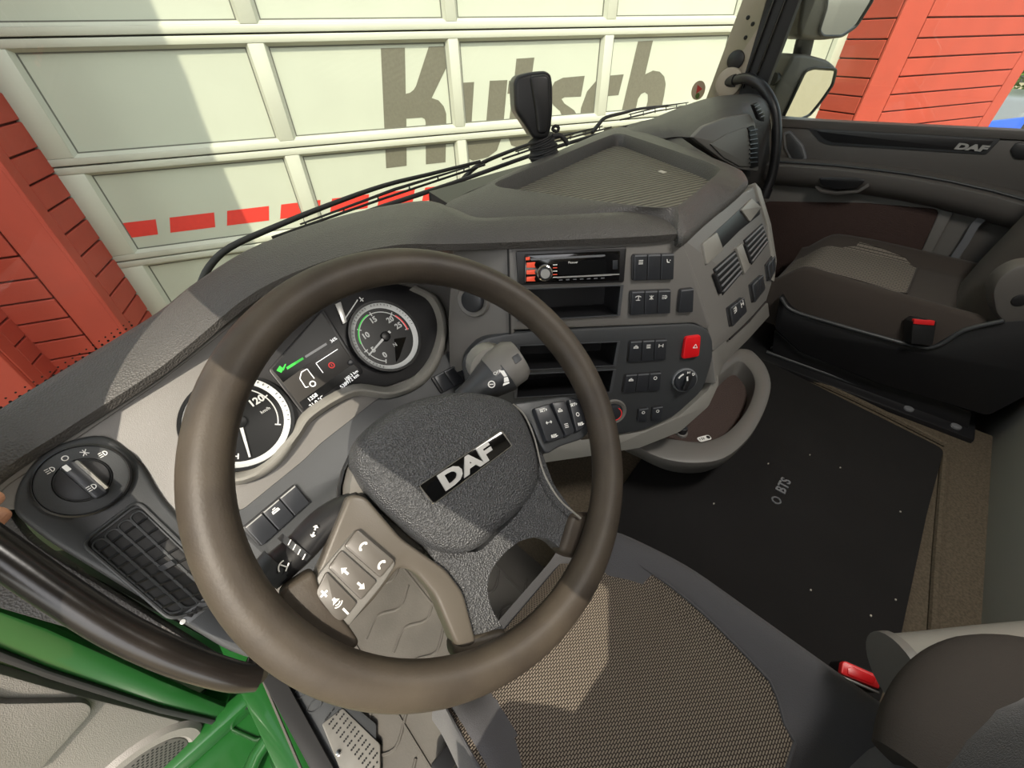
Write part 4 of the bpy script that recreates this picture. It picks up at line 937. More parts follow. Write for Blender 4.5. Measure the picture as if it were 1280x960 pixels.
zst = zs.shift(.0022); q = zs.uv(zs.px(880, 549)); la = math.radians(-30)
prect('voltage_label', zs, q[0], q[1], .032, .014, .001, 'white_print', sh, .0030, .006, 0, la); text('label_text', '12V', zs, q[0]-.006, q[1]+.003, .009, 'deep_black', sh, .0034, la); disc('label_dot', zs, q[0]+.009, q[1]-.005, .0045, .0004, 'deep_black', sh, .0034, 0, 14)

# ---- passenger side of the dash
top = [(768, 168, 'y', .565), (790, 157, 'y', .55), (815, 146, 'y', .53), (850, 132, 'y', .50), (885, 122, 'y', .45), (915, 119, 'y', .40), (938, 118, 'y', .345), (955, 124, 'y', .29), (963, 135, 'y', .25)]
mid = [(800, 180, 'y', .45), (838, 172, 'y', .37), (862, 172, 'y', .31), (878, 164, 'y', .285), (900, 150, 'y', .265), (920, 141, 'y', .255), (940, 136, 'y', .245), (952, 138, 'y', .235), (961, 150, 'y', .225)]
low = [(850, 192, 'y', .37), (880, 194, 'y', .31), (892, 196, 'y', .27), (905, 203, 'y', .245), (925, 213, 'y', .23), (938, 222, 'y', .22), (950, 230, 'y', .21), (958, 232, 'y', .205), (963, 226, 'y', .205)]
T_, M_, L_ = ([spline([pick(q) for q in s], 4) for s in (top, mid, low)])
rows = []
for a, b, c in zip(T_, M_, L_):
    up = np.array([0, 0, 1.]); rows.append([a-up*.07, a-up*.006, a*.85+b*.15+up*.008, a*.5+b*.5+up*.014, a*.2+b*.8+up*.010, b*.95+c*.05+up*.004, b*.8+c*.2, b*.5+c*.5, c, c-up*.10+np.array([0, .05, 0]), c-up*.35+np.array([0, .15, 0])])
link('passenger_dash', loft_bm(rows), 'pad_grey', dash, smooth=55, label='grey passenger end of the dash')
pf = plane3(zh.px(790, 158, -.012), zh.px(925, 209, -.012), at_y(872, 166, .30))
ppx('passenger_top', [(770, 170), (785, 156), (805, 150), (830, 156), (850, 170), (870, 184), (890, 196), (870, 206), (830, 190)], pf, .02, 'pad_grey', dash, 0, .01, .003)
pp = plane3(at_y(890, 178, .262), at_y(943, 150, .228), at_y(935, 215, .212))
ppx('glovebox_surround', [(866, 172), (880, 158), (910, 147), (938, 142), (944, 152), (949, 190), (948, 214), (925, 212), (900, 198)], pp, .012, 'panel_grey', dash, .010, .012, .006)
ppx('glovebox_lid', [(888, 180), (908, 168), (933, 159), (938, 170), (941, 208), (925, 208), (905, 197)], pp, .008, 'lower_grey', dash, .014, .004, .003)
pv = ppx('air_vent', [(935, 160), (943, 157), (949, 180), (948, 208), (939, 210), (939, 185)], pp, .006, 'deep_black', dash, .016, .003, .002, label='narrow upright air vent in the passenger dash'); BASE[pv] = BASE[dash]
for k in range(8): tube('louvre', [pp.px(937, 164+5.6*k, .018), pp.px(946.5, 162+5.8*k, .018)], .0022, 'switch_black', pv, 6)
pv2 = ppx('defrost_vent', [(942, 131), (948, 128), (957, 143), (955, 152), (949, 149)], pp, .01, 'black', dash, .024, .004, .003); BASE[pv2] = BASE[dash]
for k in range(4): tube('louvre', [pp.px(944+2.3*k, 134+4.2*k, .027), pp.px(949+2*k, 131.5+4.4*k, .027)], .002, 'switch_edge', pv2, 6)
# knee panel under the facia
kb = [kp.px(x, y, -.03) for x, y in ((-140, 700), (60, 690), (290, 815), (420, 700), (600, 560))]
link('knee_panel', loft_bm([kb, [p+np.array([0, .10, -.12]) for p in kb], [p*np.array([1, 0, 0])+np.array([0, .62, .12]) for p in kb], [p*np.array([1, 0, 0])+np.array([0, .72, .02]) for p in kb]]), 'black', dash, smooth=40)
link('knee_panel', loft_bm([[kp.px(560, 500, -.03), cp.px(600, 560, -.03), cp.px(800, 555, -.03), cp.px(885, 500, -.03)], [np.array(p) for p in ((.2, .45, .15), (.28, .4, .15), (.42, .35, .3), (.6, .2, .3))]]), 'black', dash, smooth=40)

# ================================================================== STEERING WHEEL
_a = math.radians(42.7)
W = np.array([0, 0, .80])
wp = Plane(W, (0, -math.sin(_a), math.cos(_a)))
sw = thing('steering_wheel', 'worn dark grey multifunction steering wheel with badge on the hub', 'steering wheel', W)
R_, r_ = .2135, .0197
rim = link('rim', ring_bm(wp, 0, 0, [(R_+r_*math.cos(2*math.pi*k/20), r_*1.0*math.sin(2*math.pi*k/20)) for k in range(20)], 120, close=True), 'rim_leather', sw, smooth=80)
HP = wp.shift(-.012)          # hub front lies a little behind the rim plane
cover = [(452, 548), (470, 528), (500, 508), (540, 495), (580, 490), (615, 494), (640, 503), (655, 522), (668, 555), (674, 590), (668, 615), (648, 640), (625, 660), (605, 680), (585, 690), (560, 690), (535, 680), (505, 655), (475, 628), (455, 600), (446, 575)]
c3 = spline([HP.px(x, y) for x, y in cover], 4, True); cc = HP.px(565, 590)
rws = []
for s, o in ((1.02, -.045), (1.02, -.012), (1.0, -.003), (.965, .004), (.9, .009), (.78, .013), (.6, .0155), (.4, .017), (.2, .0175)):
    rws.append([cc+(p-cc)*s+HP.n*o for p in c3])
bm = loft_bm(rws, close_cols=True); bm.verts.ensure_lookup_table()
cv_ = link('airbag_cover', bm, 'hub_grey', sw, smooth=70, label='grained dark airbag cover'); BASE[cv_] = BASE[sw]
bm = bmesh.new(); bm.faces.new([bm.verts.new(Vector(p)) for p in rws[-1]]); bmesh.ops.recalc_face_normals(bm, faces=bm.faces); link('cover_centre', bm, 'hub_grey', cv_, smooth=0)
hl = HP.shift(.0185)
bp_ = [(524, 607), (627, 538), (640, 557), (542, 630)]
ppx('badge_plate', bp_, hl, .006, 'gloss_black', cv_, .001, .0015, .0008)
P = [hl.px(x, y, .0016) for x, y in bp_]; link('badge_edge', tube_bm(round_poly(P, .002, 3), .0008, 6, closed=True), 'chrome', cv_)
P = [hl.px(x, y) for x, y in bp_]; du = (P[1]-P[0]); ang = math.atan2(du@hl.v, du@hl.u); q = hl.uv(sum(P)/4)
text('badge_letters', 'DAF', hl, q[0]-.004, q[1], .0235, 'silver', cv_, .0018, ang, .0011, .0008, 1.55, .0)
# lower black body and right lower spoke
def wpoly(name, pts, m, off=0, thick=.02, r=.006, bevel=.004, pl=HP): return ppx(name, pts, pl, thick, m, sw, off, r, bevel, bseg=3)
wpoly('hub_body', [(520, 660), (560, 690), (600, 690), (650, 640), (672, 600), (676, 560), (692, 605), (716, 638), (742, 655), (742, 690), (722, 692), (704, 690), (690, 676), (672, 671), (650, 676), (632, 690), (614, 712), (609, 735), (614, 760), (632, 790), (628, 805), (595, 815), (588, 790), (575, 745), (550, 715)], 'hub_grey', -.012, .02, .008, .005)
sp_l = wpoly('left_spoke', [(436, 617), (457, 620), (502, 673), (558, 712), (580, 741), (597, 806), (572, 812), (562, 787), (544, 744), (520, 716), (500, 708), (468, 750), (431, 789), (420, 795), (400, 780), (384, 762), (380, 744), (400, 705), (418, 660)], 'spoke_grey', -.004, .024, .008, .004); BASE[sp_l] = BASE[sw]
rs = wpoly('right_spoke', [(640, 504), (672, 500), (705, 495), (728, 498), (742, 510), (742, 532), (730, 548), (700, 558), (684, 568), (676, 556), (664, 528)], 'facia_black', -.004, .024, .008, .004); BASE[rs] = BASE[sw]
wpoly('spoke_root', [(722, 500), (745, 492), (758, 520), (752, 545), (735, 548)], 'rim_leather', -.006, .02, .008, .006)
wpoly('spoke_root', [(715, 640), (745, 640), (752, 690), (722, 700), (700, 690)], 'rim_leather', -.006, .02, .01, .008)
wpoly('spoke_root', [(565, 800), (600, 795), (635, 785), (640, 815), (570, 830)], 'rim_leather', -.006, .02, .01, .008)
wpoly('spoke_root', [(346, 742), (372, 724), (392, 712), (402, 740), (440, 788), (452, 806), (430, 820), (395, 815), (360, 785)], 'rim_leather', .004, .03, .012, .010)
# left button pod
HL = HP.shift(-.003)
pod = ppx('button_pod', [(447, 659), (497, 703), (480, 730), (433, 788), (418, 790), (398, 775), (386, 757), (384, 742), (400, 715)], HP, .012, 'lower_grey', sp_l, .0005, .006, .003)
def btn(pts, parent, syms, m='button_grey', off=.004, pl=HP, sz=.009, dirpx=None):
    b_ = ppx('button', pts, pl, .01, m, parent, off, .003, .0018)
    for kd, x, y in syms:
        a = pl.uv(pl.px(x, y, off)); an_ = 0
        if dirpx:
            d = pl.px(*dirpx[1])-pl.px(*dirpx[0]); an_ = math.atan2(d@pl.v, d@pl.u)
        if len(kd) > 1 and kd.isupper() or kd.endswith('+') or kd.endswith('-'): text('print', kd, pl, a[0], a[1], sz*.75, 'white_print', parent, off+.0005, an_, .0001)
        else:
            c_, s_ = math.cos(an_), math.sin(an_)
            multi('print', [[(a[0]+u_*c_-v_*s_, a[1]+u_*s_+v_*c_) for u_, v_ in p] for p in sym(kd, sz)], pl, 'white_print', parent, off+.0005)
DR = ((402, 735), (436, 775))
btn([(447, 661), (494, 701), (476, 723), (430, 683)], sp_l, [('phone', 454, 683), ('phone', 477, 706)], dirpx=((447, 661), (494, 701)))
btn([(427, 687), (472, 727), (452, 751), (410, 710)], sp_l, [('left', 431, 714), ('right', 451, 732)], dirpx=((427, 687), (472, 727)))
btn([(408, 714), (447, 754), (430, 776), (420, 776), (400, 759), (394, 742)], sp_l, [('plus', 405, 742), ('sound', 420, 752), ('minus', 432, 764)], sz=.0085, dirpx=((408, 714), (447, 754)))
# right button pod
for pts, ss in (([(668, 510), (687, 504), (706, 546), (684, 553)], [('SET+', 679, 513), ('arrows', 686, 528), ('RES-', 693, 545)]), ([(690, 503), (707, 500), (719, 540), (708, 546)], [('car', 700, 513), ('lines', 708, 532)]), ([(711, 499), (724, 498), (735, 510), (736, 524), (729, 536), (721, 540)], [('SET+', 717, 506), ('o', 722, 518), ('RES-', 726, 530)])):
    btn(pts, rs, ss, 'switch_black', .003, HP, .0075, ((668, 510), (724, 498)))
tube('spoke_trim', spline([HP.px(x, y, -.002) for x, y in ((641, 505), (656, 520), (668, 548), (676, 580), (684, 600), (700, 625), (726, 648))], 5), .0012, 'trim_grey', sw, 6)
# ================================================================== STEERING COLUMN with stalks
colm = thing('steering_column', 'grey steering column shroud with two black control stalks', 'steering column', (0, .2, .55))
ax = -wp.n
rr = []
for d_, s in ((.042, .098), (.06, .105), (.12, .10), (.22, .085), (.40, .06)):
    rr.append([W+ax*d_-wp.u*.018-wp.v*.016+wp.u*s*math.cos(t)*.98+wp.v*s*math.sin(t)*.80 for t in np.linspace(0, 2*math.pi, 33)[:-1]])
link('shroud', loft_bm(rr, close_cols=True, cap=True), 'lower_grey', colm, smooth=50)
rr = []
for d_, s in ((.052, .1065), (.056, .109), (.075, .108), (.08, .105)):
    rr.append([W+ax*d_-wp.u*.018-wp.v*.016+wp.u*s*math.cos(t)*.98+wp.v*s*math.sin(t)*.80 for t in np.linspace(0, 2*math.pi, 33)[:-1]])
link('shroud_groove', loft_bm(rr, close_cols=True), 'black', colm, smooth=50)
# left stalk: indicator and wiper, from the column to the lower left behind the rim
SPL = Plane(at_d(380, 680, .385), -np.array(ray(380, 680))/np.linalg.norm(ray(380, 680))+np.array([0, 0, .25]))
def stalk(pxs, widths, depth, m, seg=16): 
    pts = [SPL.px(x, y) for x, y in pxs]; return spline(pts, 4), list(np.interp(np.linspace(0, len(widths)-1, (len(widths)-1)*4+1), range(len(widths)), widths))
pts, rad = stalk([(448, 632), (425, 640), (400, 658), (375, 685), (352, 705), (335, 720)], [.016, .0165, .017, .0165, .0168, .015], .4, 'black')
st = tube('left_stalk', pts, rad, 'black', colm, 18, .8, 'black indicator and wiper stalk'); BASE[st] = BASE[colm]
tube('twist_ring', [SPL.px(372, 682), SPL.px(366, 688.5)], .0192, 'facia_black', st, 20, .85); tube('stalk_end', [SPL.px(348, 704), SPL.px(330, 722)], [.0185, .0165], 'facia_black', st, 20, .85)
sf = SPL.shift(.0175)
for kd, x, y, s in (('arrows', 393, 664, .0085), ('wiper', 354, 708, .0085)):
    a = sf.uv(sf.px(x, y)); symbol(st, kd, sf, a[0], a[1], s, .0005, ang=math.radians(40))
for k in range(4):
    a = sf.uv(sf.px(362+6*k, 678+6*k)); multi('scale_mark', [bar2(a[0]-.002, a[1]-.0013, a[0]+.002, a[1]+.0013, .0009)], sf, 'white_print', st)
# right stalk: retarder / cruise with grey drum end
SPR = Plane(at_d(620, 470, .56), -np.array(ray(620, 470))/np.linalg.norm(ray(620, 470))+np.array([0, 0, .2]))
P = lambda x, y, o=0: SPR.px(x, y, o)
st2 = tube('right_stalk', spline([P(575, 500), P(595, 488), P(612, 475), P(628, 463)], 4), [.015+.0017*k for k in range(13)], 'facia_black', colm, 18, .85, 'black retarder stalk with white symbols'); BASE[st2] = BASE[colm]
tube('drum_end', [P(617, 470), P(626, 463), P(642, 451), P(650, 446)], [.030, .0335, .0335, .0265], 'lower_grey', st2, 24, .9)
tube('boss', [P(607, 452, -.03), P(614, 460, -.01)], [.03, .03], 'trim_grey', st2, 20)
sr = SPR.shift(.0315)
for kd, x, y, s in (('o', 614.5, 480.5, .013),):
    a = sr.uv(sr.px(x, y)); symbol(st2, kd, sr, a[0], a[1], s, .001); symbol(st2, 'minus', sr, a[0], a[1], s*.5, .001)
bm = bmesh.new()
for p in ([(624, 463), (630, 463), (634, 470), (630, 471)], [(630, 472), (634.5, 471), (636.5, 476), (630, 478)], [(629.5, 479), (636.5, 477), (637, 479), (628.5, 482.5)]): prism_bm([sr.px(x, y, .001) for x, y in p], sr.n, .0004, bm=bm)
link('level_print', bm, 'white_print', st2, smooth=0)
a = sr.uv(sr.px(621.5, 466)); text('off_print', 'OFF', sr, a[0], a[1], .006, 'white_print', st2, .001, math.radians(20))
ppx('drum_mark', [(640, 446), (648, 441), (653, 449), (645, 455)], SPR, .002, 'facia_black', st2, .0325, .002, .0004)

# ================================================================== RADIO
rad_ = thing('car_radio', 'black single-slot car radio with round knob and orange buttons', 'radio', cp.px(714, 352))
def cr2(x, y): return (640+x/8, 300+y/8)
ppx('mounting_frame', [cr2(*p) for p in ((36, 112), (1148, 72), (1122, 425), (60, 452))], cp, .02, 'black', rad_, .005, .004, .002)
fp = ppx('faceplate', [cr2(*p) for p in ((125, 150), (1085, 108), (1075, 405), (125, 435))], cp, .01, 'gloss_black', rad_, .0085, .002, .0015); BASE[fp] = BASE[rad_]
ppx('disc_slot', [cr2(*p) for p in ((180, 185), (930, 145), (935, 160), (900, 168), (190, 205))], cp, .001, 'switch_edge', fp, .0090, .001, 0)
ppx('display_glass', [cr2(*p) for p in ((470, 215), (945, 195), (945, 335), (465, 350))], cp, .001, 'screen_dark', fp, .0089, .001, 0)
q = cp.uv(cp.px(*cr2(320, 322))); kn = disc('volume_knob', cp, q[0], q[1], .0105, .009, 'switch_black', fp, .020, .002, 32); link('knob_ring', ring_bm(cp, q[0], q[1], [(.0135, .0085), (.0135, .0135), (.0115, .0145), (.0105, .012)], 36), 'chrome', fp); disc('knob_face', cp, q[0], q[1], .008, .001, 'silver', fp, .0205, 0, 28)
for y0, y1 in ((222, 278), (298, 345), (365, 415)):
    ppx('preset_button', [cr2(145, y0+6), cr2(235, y0), cr2(225, (y0+y1)/2), cr2(235, y1-2), cr2(145, y1)], cp, .004, 'radio_orange', fp, .0108, .001, .0006)
ppx('eject_button', [cr2(135, 175), cr2(180, 168), cr2(178, 200), cr2(140, 206)], cp, .003, 'radio_orange', fp, .0098, .001, .0004)
for k, y in enumerate((245, 275, 308, 342, 370)):
    ppx('small_print', [cr2(410, y), cr2(452, y-2), cr2(452, y+6), cr2(410, y+8)], cp, .0004, 'radio_orange' if k % 2 else 'white_print', fp, .0091, 0, 0)
ppx('silver_strip', [cr2(450, 368), cr2(990, 340), cr2(1075, 338), cr2(1075, 348), cr2(1010, 352), cr2(990, 356), cr2(450, 382)], cp, .001, 'silver', fp, .0095, 0, 0)
for k in range(7):
    ppx('preset_print', [cr2(470+70*k, 396-3.2*k), cr2(505+70*k, 394-3.2*k), cr2(505+70*k, 404-3.2*k), cr2(470+70*k, 406-3.2*k)], cp, .0004, 'switch_edge', fp, .0091, 0, 0)
ppx('usb_cover', [cr2(1010, 205), cr2(1060, 202), cr2(1058, 292), cr2(1010, 295)], cp, .002, 'switch_black', fp, .0105, .001, .0005)
an = math.atan2((cp.px(783, 309)-cp.px(645, 314))@cp.v, (cp.px(783, 309)-cp.px(645, 314))@cp.u)
q = cp.uv(cp.px(*cr2(600, 218))); text('brand_print', 'Pioneer', cp, q[0], q[1], .0052, 'white_print', fp, .0092, an)

# ================================================================== SEATS
def sstep(a, b, x):
    t = min(1, max(0, (x-a)/(b-a))); return t*t*(3-2*t)
def cushion(name, cx, yf, yb, z0, hw, m, parent, bol=.03, insert=None, ins_m=None, hi=.135, ifront=.03, iback=.6, label=None, lw=1.0):
    def H(x, y):
        ax_ = abs(x)/hw; d = yf-y
        z = z0+bol*sstep(.52, .85, ax_)-.11*sstep(.86, 1.02, ax_)**1.5-.07*(1-sstep(0, .11, d))**2-.008*math.cos(x*9)*0+.02*sstep(.1, .5, d)*-.4
        return z
    nx, ny = 36, 30; rows = []
    for j in range(ny+1):
        y = yf+(yb-yf)*j/ny; r = []
        for i in range(nx+1):
            x = -hw*1.02+2.04*hw*i/nx; k = (1-.15*(1-sstep(0, .22, yf-y)))*(lw if x < 0 else 1); r.append(np.array([cx+x*k, y, H(x, y)]))
        r = [np.array([r[0][0], y, z0-.17])]+r+[np.array([r[-1][0], y, z0-.17])]; rows.append(r)
    rows = [[np.array([p[0], p[1]+.004, z0-.17]) for p in rows[0]]]+rows
    o = link(name, loft_bm(rows), m, parent, smooth=60, label=label)
    if ins_m:
        rows = []; hl_ = 1+(1-lw)*1.05
        for j in range(25):
            y = yf-ifront-(iback-ifront)*j/24; t = j/24; w = hi*(.93+.12*math.sin(math.pi*min(1, t*1.1)))*(1-sstep(.88, 1.0, t)*.25)
            xs_ = [(-w+2*w*i/18)*(hl_ if i < 9 else 1) for i in range(19)]
            rows.append([np.array([cx+x_*(lw if x_ < 0 else 1), y, H(x_, y)+.003]) for x_ in xs_])
        link('seat_insert', loft_bm(rows), ins_m, parent, smooth=60, label='woven patterned seat centre')
        for s in (-1, 1): tube('seam', [r[0 if s < 0 else -1] for r in rows], .0022, m, parent, 6)
        tube('seam', rows[-1], .0022, m, parent, 6)
    return o
ds = thing('driver_seat', 'dark cloth driver seat with woven centre and folded armrest', 'seat', (0, -.35, 0))
cushion('cushion', .018, -.045, -.55, .475, .245, 'cloth_dark', ds, .03, True, 'cloth_insert', .165, .02, .38, lw=.80)
box('seat_base', (0, -.36, .19), (.42, .5, .30), 'black', ds, .02); box('seat_rail', (-.17, -.33, .03), (.05, .6, .06), 'black', ds, .006); box('seat_rail', (.17, -.33, .03), (.05, .6, .06), 'black', ds, .006)
bk = []
for k, (y, z, w, t) in enumerate(((-.545, .46, .23, .10), (-.55, .60, .24, .11), (-.57, .80, .245, .10), (-.59, 1.0, .22, .09), (-.605, 1.2, .15, .08), (-.61, 1.3, .12, .07))):
    bk.append([np.array([w*math.cos(a)*(abs(math.cos(a))**-.3 if abs(math.cos(a)) > .2 else 1), y+t*math.sin(a)*.8, z]) for a in np.linspace(0, 2*math.pi, 25)[:-1]])
link('backrest', loft_bm(bk, close_cols=True, cap=True), 'cloth_dark', ds, smooth=60)
# fold-down armrest on the passenger side of the driver seat
A0, A1 = at_z(1128, 842, .585), at_z(1330, 835, .60)
d_ = (A1-A0)/np.linalg.norm(A1-A0)
arm = tube('armrest_pivot', [A0-d_*.004, A0+d_*.006, A0+d_*.05, A0+d_*.10, A0+d_*.17], [.034, .038, .040, .043, .046], 'trim_grey', ds, 28, .95, 'grey plastic armrest pivot cover'); BASE[arm] = BASE[ds]
tube('pivot_rim', [A0-d_*.008, A0+d_*.002], [.041, .0415], 'lower_grey', arm, 28, .95)
ar = [at_z(1165, 985, .61), at_z(1185, 945, .62), at_z(1215, 900, .625), at_z(1265, 880, .62), at_z(1330, 880, .61)]
link('armrest', tube_bm(spline(ar, 5), list(np.interp(np.linspace(0, 4, 21), range(5), [.045, .052, .055, .06, .06])), 20, .8), 'cloth_arm', ds, smooth=60, label='dark cloth armrest cushion')
bu = at_z(1075, 845, .45)
bpl = Plane(bu, (-.25, -.1, 1)); bpl.u = np.array(bpl.u)
pts = [(1053, 828), (1056, 825), (1101, 844), (1101, 865), (1098, 867), (1049, 846)]
bb = ppx('buckle', pts, bpl, .035, 'black', ds, 0, .003, .003, label='black seat belt buckle with red button'); BASE[bb] = BASE[ds]
ppx('buckle_button', [(1053, 828), (1057, 826), (1100, 845), (1100, 862), (1051, 842)], bpl, .008, 'buckle_red', bb, .007, .003, .003)
ppx('button_hollow', [(1059, 835), (1066, 833), (1096, 847), (1092, 856), (1060, 844)], bpl, .003, 'lamp_red', bb, .0078, .002, .001); tube('latch_edge', [bpl.px(1050, 845, .003), bpl.px(1098, 866, .003)], .002, 'silver', bb, 8)
tube('buckle_stalk', [bu+np.array([.0, 0, -.09]), bu+np.array([.0, .02, -.22])], .016, 'black', bb, 10, .5)

ps = thing('passenger_seat', 'dark brown cloth passenger seat with striped centre and red belt buckle', 'seat', (1.49, -.3, TUN))
cushion('cushion', 1.49, -.015, -.55, .555, .235, 'cloth_passenger', ps, .03, True, 'cloth_stripe', .160, .008, .33)
P_ = lambda x, y, z: at_z(x, y, z)
# plastic seat shell / side cover facing the tunnel
sx = Plane((1.235, 0, .4), (-1, 0, .12))
ppx('side_cover', [(975, 368), (985, 385), (1010, 398), (1070, 412), (1130, 432), (1165, 434), (1200, 415), (1245, 402), (1330, 400), (1330, 470), (1235, 520), (1180, 503), (1100, 480), (1000, 440), (968, 410)], sx, .03, 'black', ps, 0, .012, .006)
tube('cover_edge', spline([sx.px(x, y, .004) for x, y in ((976, 372), (990, 388), (1040, 404), (1100, 421), (1150, 434), (1175, 431), (1205, 413), (1255, 401))], 4), .006, 'facia_black', ps, 10)
ppx('seat_base', [(968, 412), (1000, 440), (1100, 480), (1182, 503), (1215, 515), (1205, 560), (1185, 540), (1060, 490), (965, 445)], sx, .40, 'black', ps, -.02, .008, .004)
for k, (a, b) in enumerate((((964, 434), (1195, 512)), ((958, 440), (1190, 523)))):
    tube('slide_rail', [at_z(a[0], a[1], .315-.015*k), at_z(*b, .315-.015*k)], .007, 'facia_black', ps, 8)
box('mount_plate', (1.40, -.33, .27), (.40, .62, .05), 'black', ps, .006)
for x, y in ((1136, 511), (1195, 533)):
    zp_ = Plane((0, 0, .297), (0, 0, 1)); disc('bolt', zp_, *zp_.uv(zp_.px(x, y)), .012, .006, 'switch_edge', ps, .003, .002, 16)
bpl = Plane((1.225, -.37, .53), (-.9, -.4, .35))
b2 = ppx('buckle', [(1141, 402), (1148, 398), (1171, 402), (1166, 432), (1139, 430)], bpl, .04, 'black', ps, .012, .003, .003, label='black belt buckle with red button'); BASE[b2] = BASE[ps]
ppx('buckle_button', [(1143, 399), (1169, 401), (1168, 407), (1142, 405)], bpl, .01, 'buckle_red', b2, .015, .002, .002)
bk = []
for (y, z, w, t) in ((-.53, .52, .21, .10), (-.545, .62, .225, .11), (-.565, .78, .235, .11), (-.585, .98, .21, .10), (-.60, 1.15, .15, .08), (-.61, 1.25, .12, .06)):
    bk.append([np.array([1.49+w*math.cos(a)*(abs(math.cos(a))**-.3 if abs(math.cos(a)) > .2 else 1), y+t*math.sin(a)*.8, z]) for a in np.linspace(0, 2*math.pi, 25)[:-1]])
link('backrest', loft_bm(bk, close_cols=True, cap=True), 'cloth_passenger', ps, smooth=60)
rc = Plane((1.245, -.5, .5), (-1, -.25, .15))
ppx('recliner_cover', [(1240, 365), (1250, 345), (1275, 330), (1330, 325), (1330, 420), (1265, 410), (1245, 395)], rc, .05, 'door_dark', ps, .01, .02, .01); disc('recliner_bolt', rc, *rc.uv(rc.px(1272, 374)), .014, .006, 'black', ps, .013, .003, 18)
blt = thing('seat_belt', 'grey belt webbing hanging beside the passenger seat back', 'seat belt', (1.745, -.55, .5))
link('webbing', loft_bm([[np.array(p)+np.array([0, s, s*.3]) for s in (-.010, .010)] for p in spline([at_x(1184, 335, 1.745), at_x(1205, 305, 1.75), at_x(1225, 275, 1.755), at_x(1262, 258, 1.76), at_x(1310, 250, 1.76)], 5)]), 'switch_edge', blt)

# ================================================================== FLOOR MAT, BUNK
zm = Plane((0, 0, TUN+.012), (0, 0, 1))
fm = ppx('floor_mat', [(905, 430), (962, 452), (1181, 561), (1160, 640), (1126, 800), (1098, 885), (940, 1000), (700, 800), (778, 606), (840, 520)], zm, .010, 'mat_black', None, 0, .02, .003)
tag(fm, 'black carpet floor mat with raised letters on the engine tunnel', 'floor mat'); BASE[fm] = Vector(fm.location)
q = zm.uv(zm.px(976, 615)); d1 = zm.px(985, 598)-zm.px(967, 632); an = math.atan2(d1@zm.v, d1@zm.u)
text('raised_letters', 'BTS', zm, *zm.uv(zm.px(979, 608)), .030, 'switch_edge', fm, .002, an, .0008, .0015, 1.05)
link('emblem_ring', tube_bm([zm.px(970, 626)+np.array([.009*math.cos(t), .009*math.sin(t), .002]) for t in np.linspace(0, 2*math.pi, 17)[:-1]], .002, 6, closed=True), 'switch_edge', fm)
for x, y in ((1050, 585), (1012, 569), (892, 630), (1125, 640), (960, 580), (1013, 738), (1119, 750), (1088, 770)):
    p = zm.px(x, y); tag(link('crumb', box_bm(p+np.array([0, 0, .0015]), EX, EY, EZ, .0035+.002*random.random(), .003, .003, .0008, 1), 'headliner'), 'tiny pale crumb lying on the black floor mat', 'crumb', 'crumbs on the floor mat')
link('carpet_ridge', tube_bm(spline([at_z(1181, 570, .284), at_z(1172, 690, .284), at_z(1166, 800, .284)], 6), .008, 8), 'carpet', fl); link('carpet_ridge', tube_bm(spline([at_z(955, 448, .284), at_z(1070, 500, .284), at_z(1182, 556, .284)], 6), .009, 8), 'carpet', fl)
bn = thing('bunk', 'grey fabric bunk base across the back of the cab', 'bunk', (.9, -1.0, 0))
link('bunk_base', box_bm((.64, -1.03, .36), EX, EY, EZ, 2.24, .70, .72, .03, 3), 'bunk', bn); link('mattress', box_bm((.64, -1.045, .80), EX, EY, EZ, 2.22, .66, .15, .04, 3), 'cloth_dark', bn)

# ================================================================== WIPERS (outside the glass)
def wiper(label, arm, blade, d, yy):
    t = thing('wiper', label, 'wiper', at_y(*arm[0], yy))
    A = spline([at_y(x, y, yy) for x, y in arm], 4); tube('arm', A, [.008-.0035*i/len(A) for i in range(len(A))], 'rubber', t, 8)
    B = [at_y(x, y, yy-.02) for x, y in blade]; tube('blade_rubber', B, .003, 'deep_black', t, 6)
    B2 = [at_y(x, y-4.5, yy-.012) for x, y in blade]; tube('blade_frame', [B2[0]*.9+B2[-1]*.1, (B2[0]+B2[-1])/2+np.array([0, 0, .006]), B2[0]*.1+B2[-1]*.9], [.002, .004, .002], 'rubber', t, 6)
    for k in range(6):
        s = .12+.15*k; a = B2[0]*(1-s)+B2[-1]*s; b = B[0]*(1-s)+B[-1]*s; tube('claw', [a, b], .002, 'rubber', t, 6)
    return t
wiper('long black wiper resting low in front of the driver', [(250, 358), (262, 333), (288, 309), (345, 283), (412, 256), (480, 232), (540, 217), (600, 202)], [(340, 297), (480, 248), (606, 206)], 0, .76)
wiper('black wiper behind the sensor housing at mid windscreen', [(566, 246), (578, 225), (599, 206), (630, 192), (663, 180), (700, 170)], [(628, 199), (690, 178), (764, 159)], 0, .80)
wiper('short black wiper near the passenger windscreen corner', [(740, 166), (748, 156), (757, 147), (780, 141), (800, 136), (835, 132)], [(775, 150), (820, 139), (868, 131)], 0, .78)

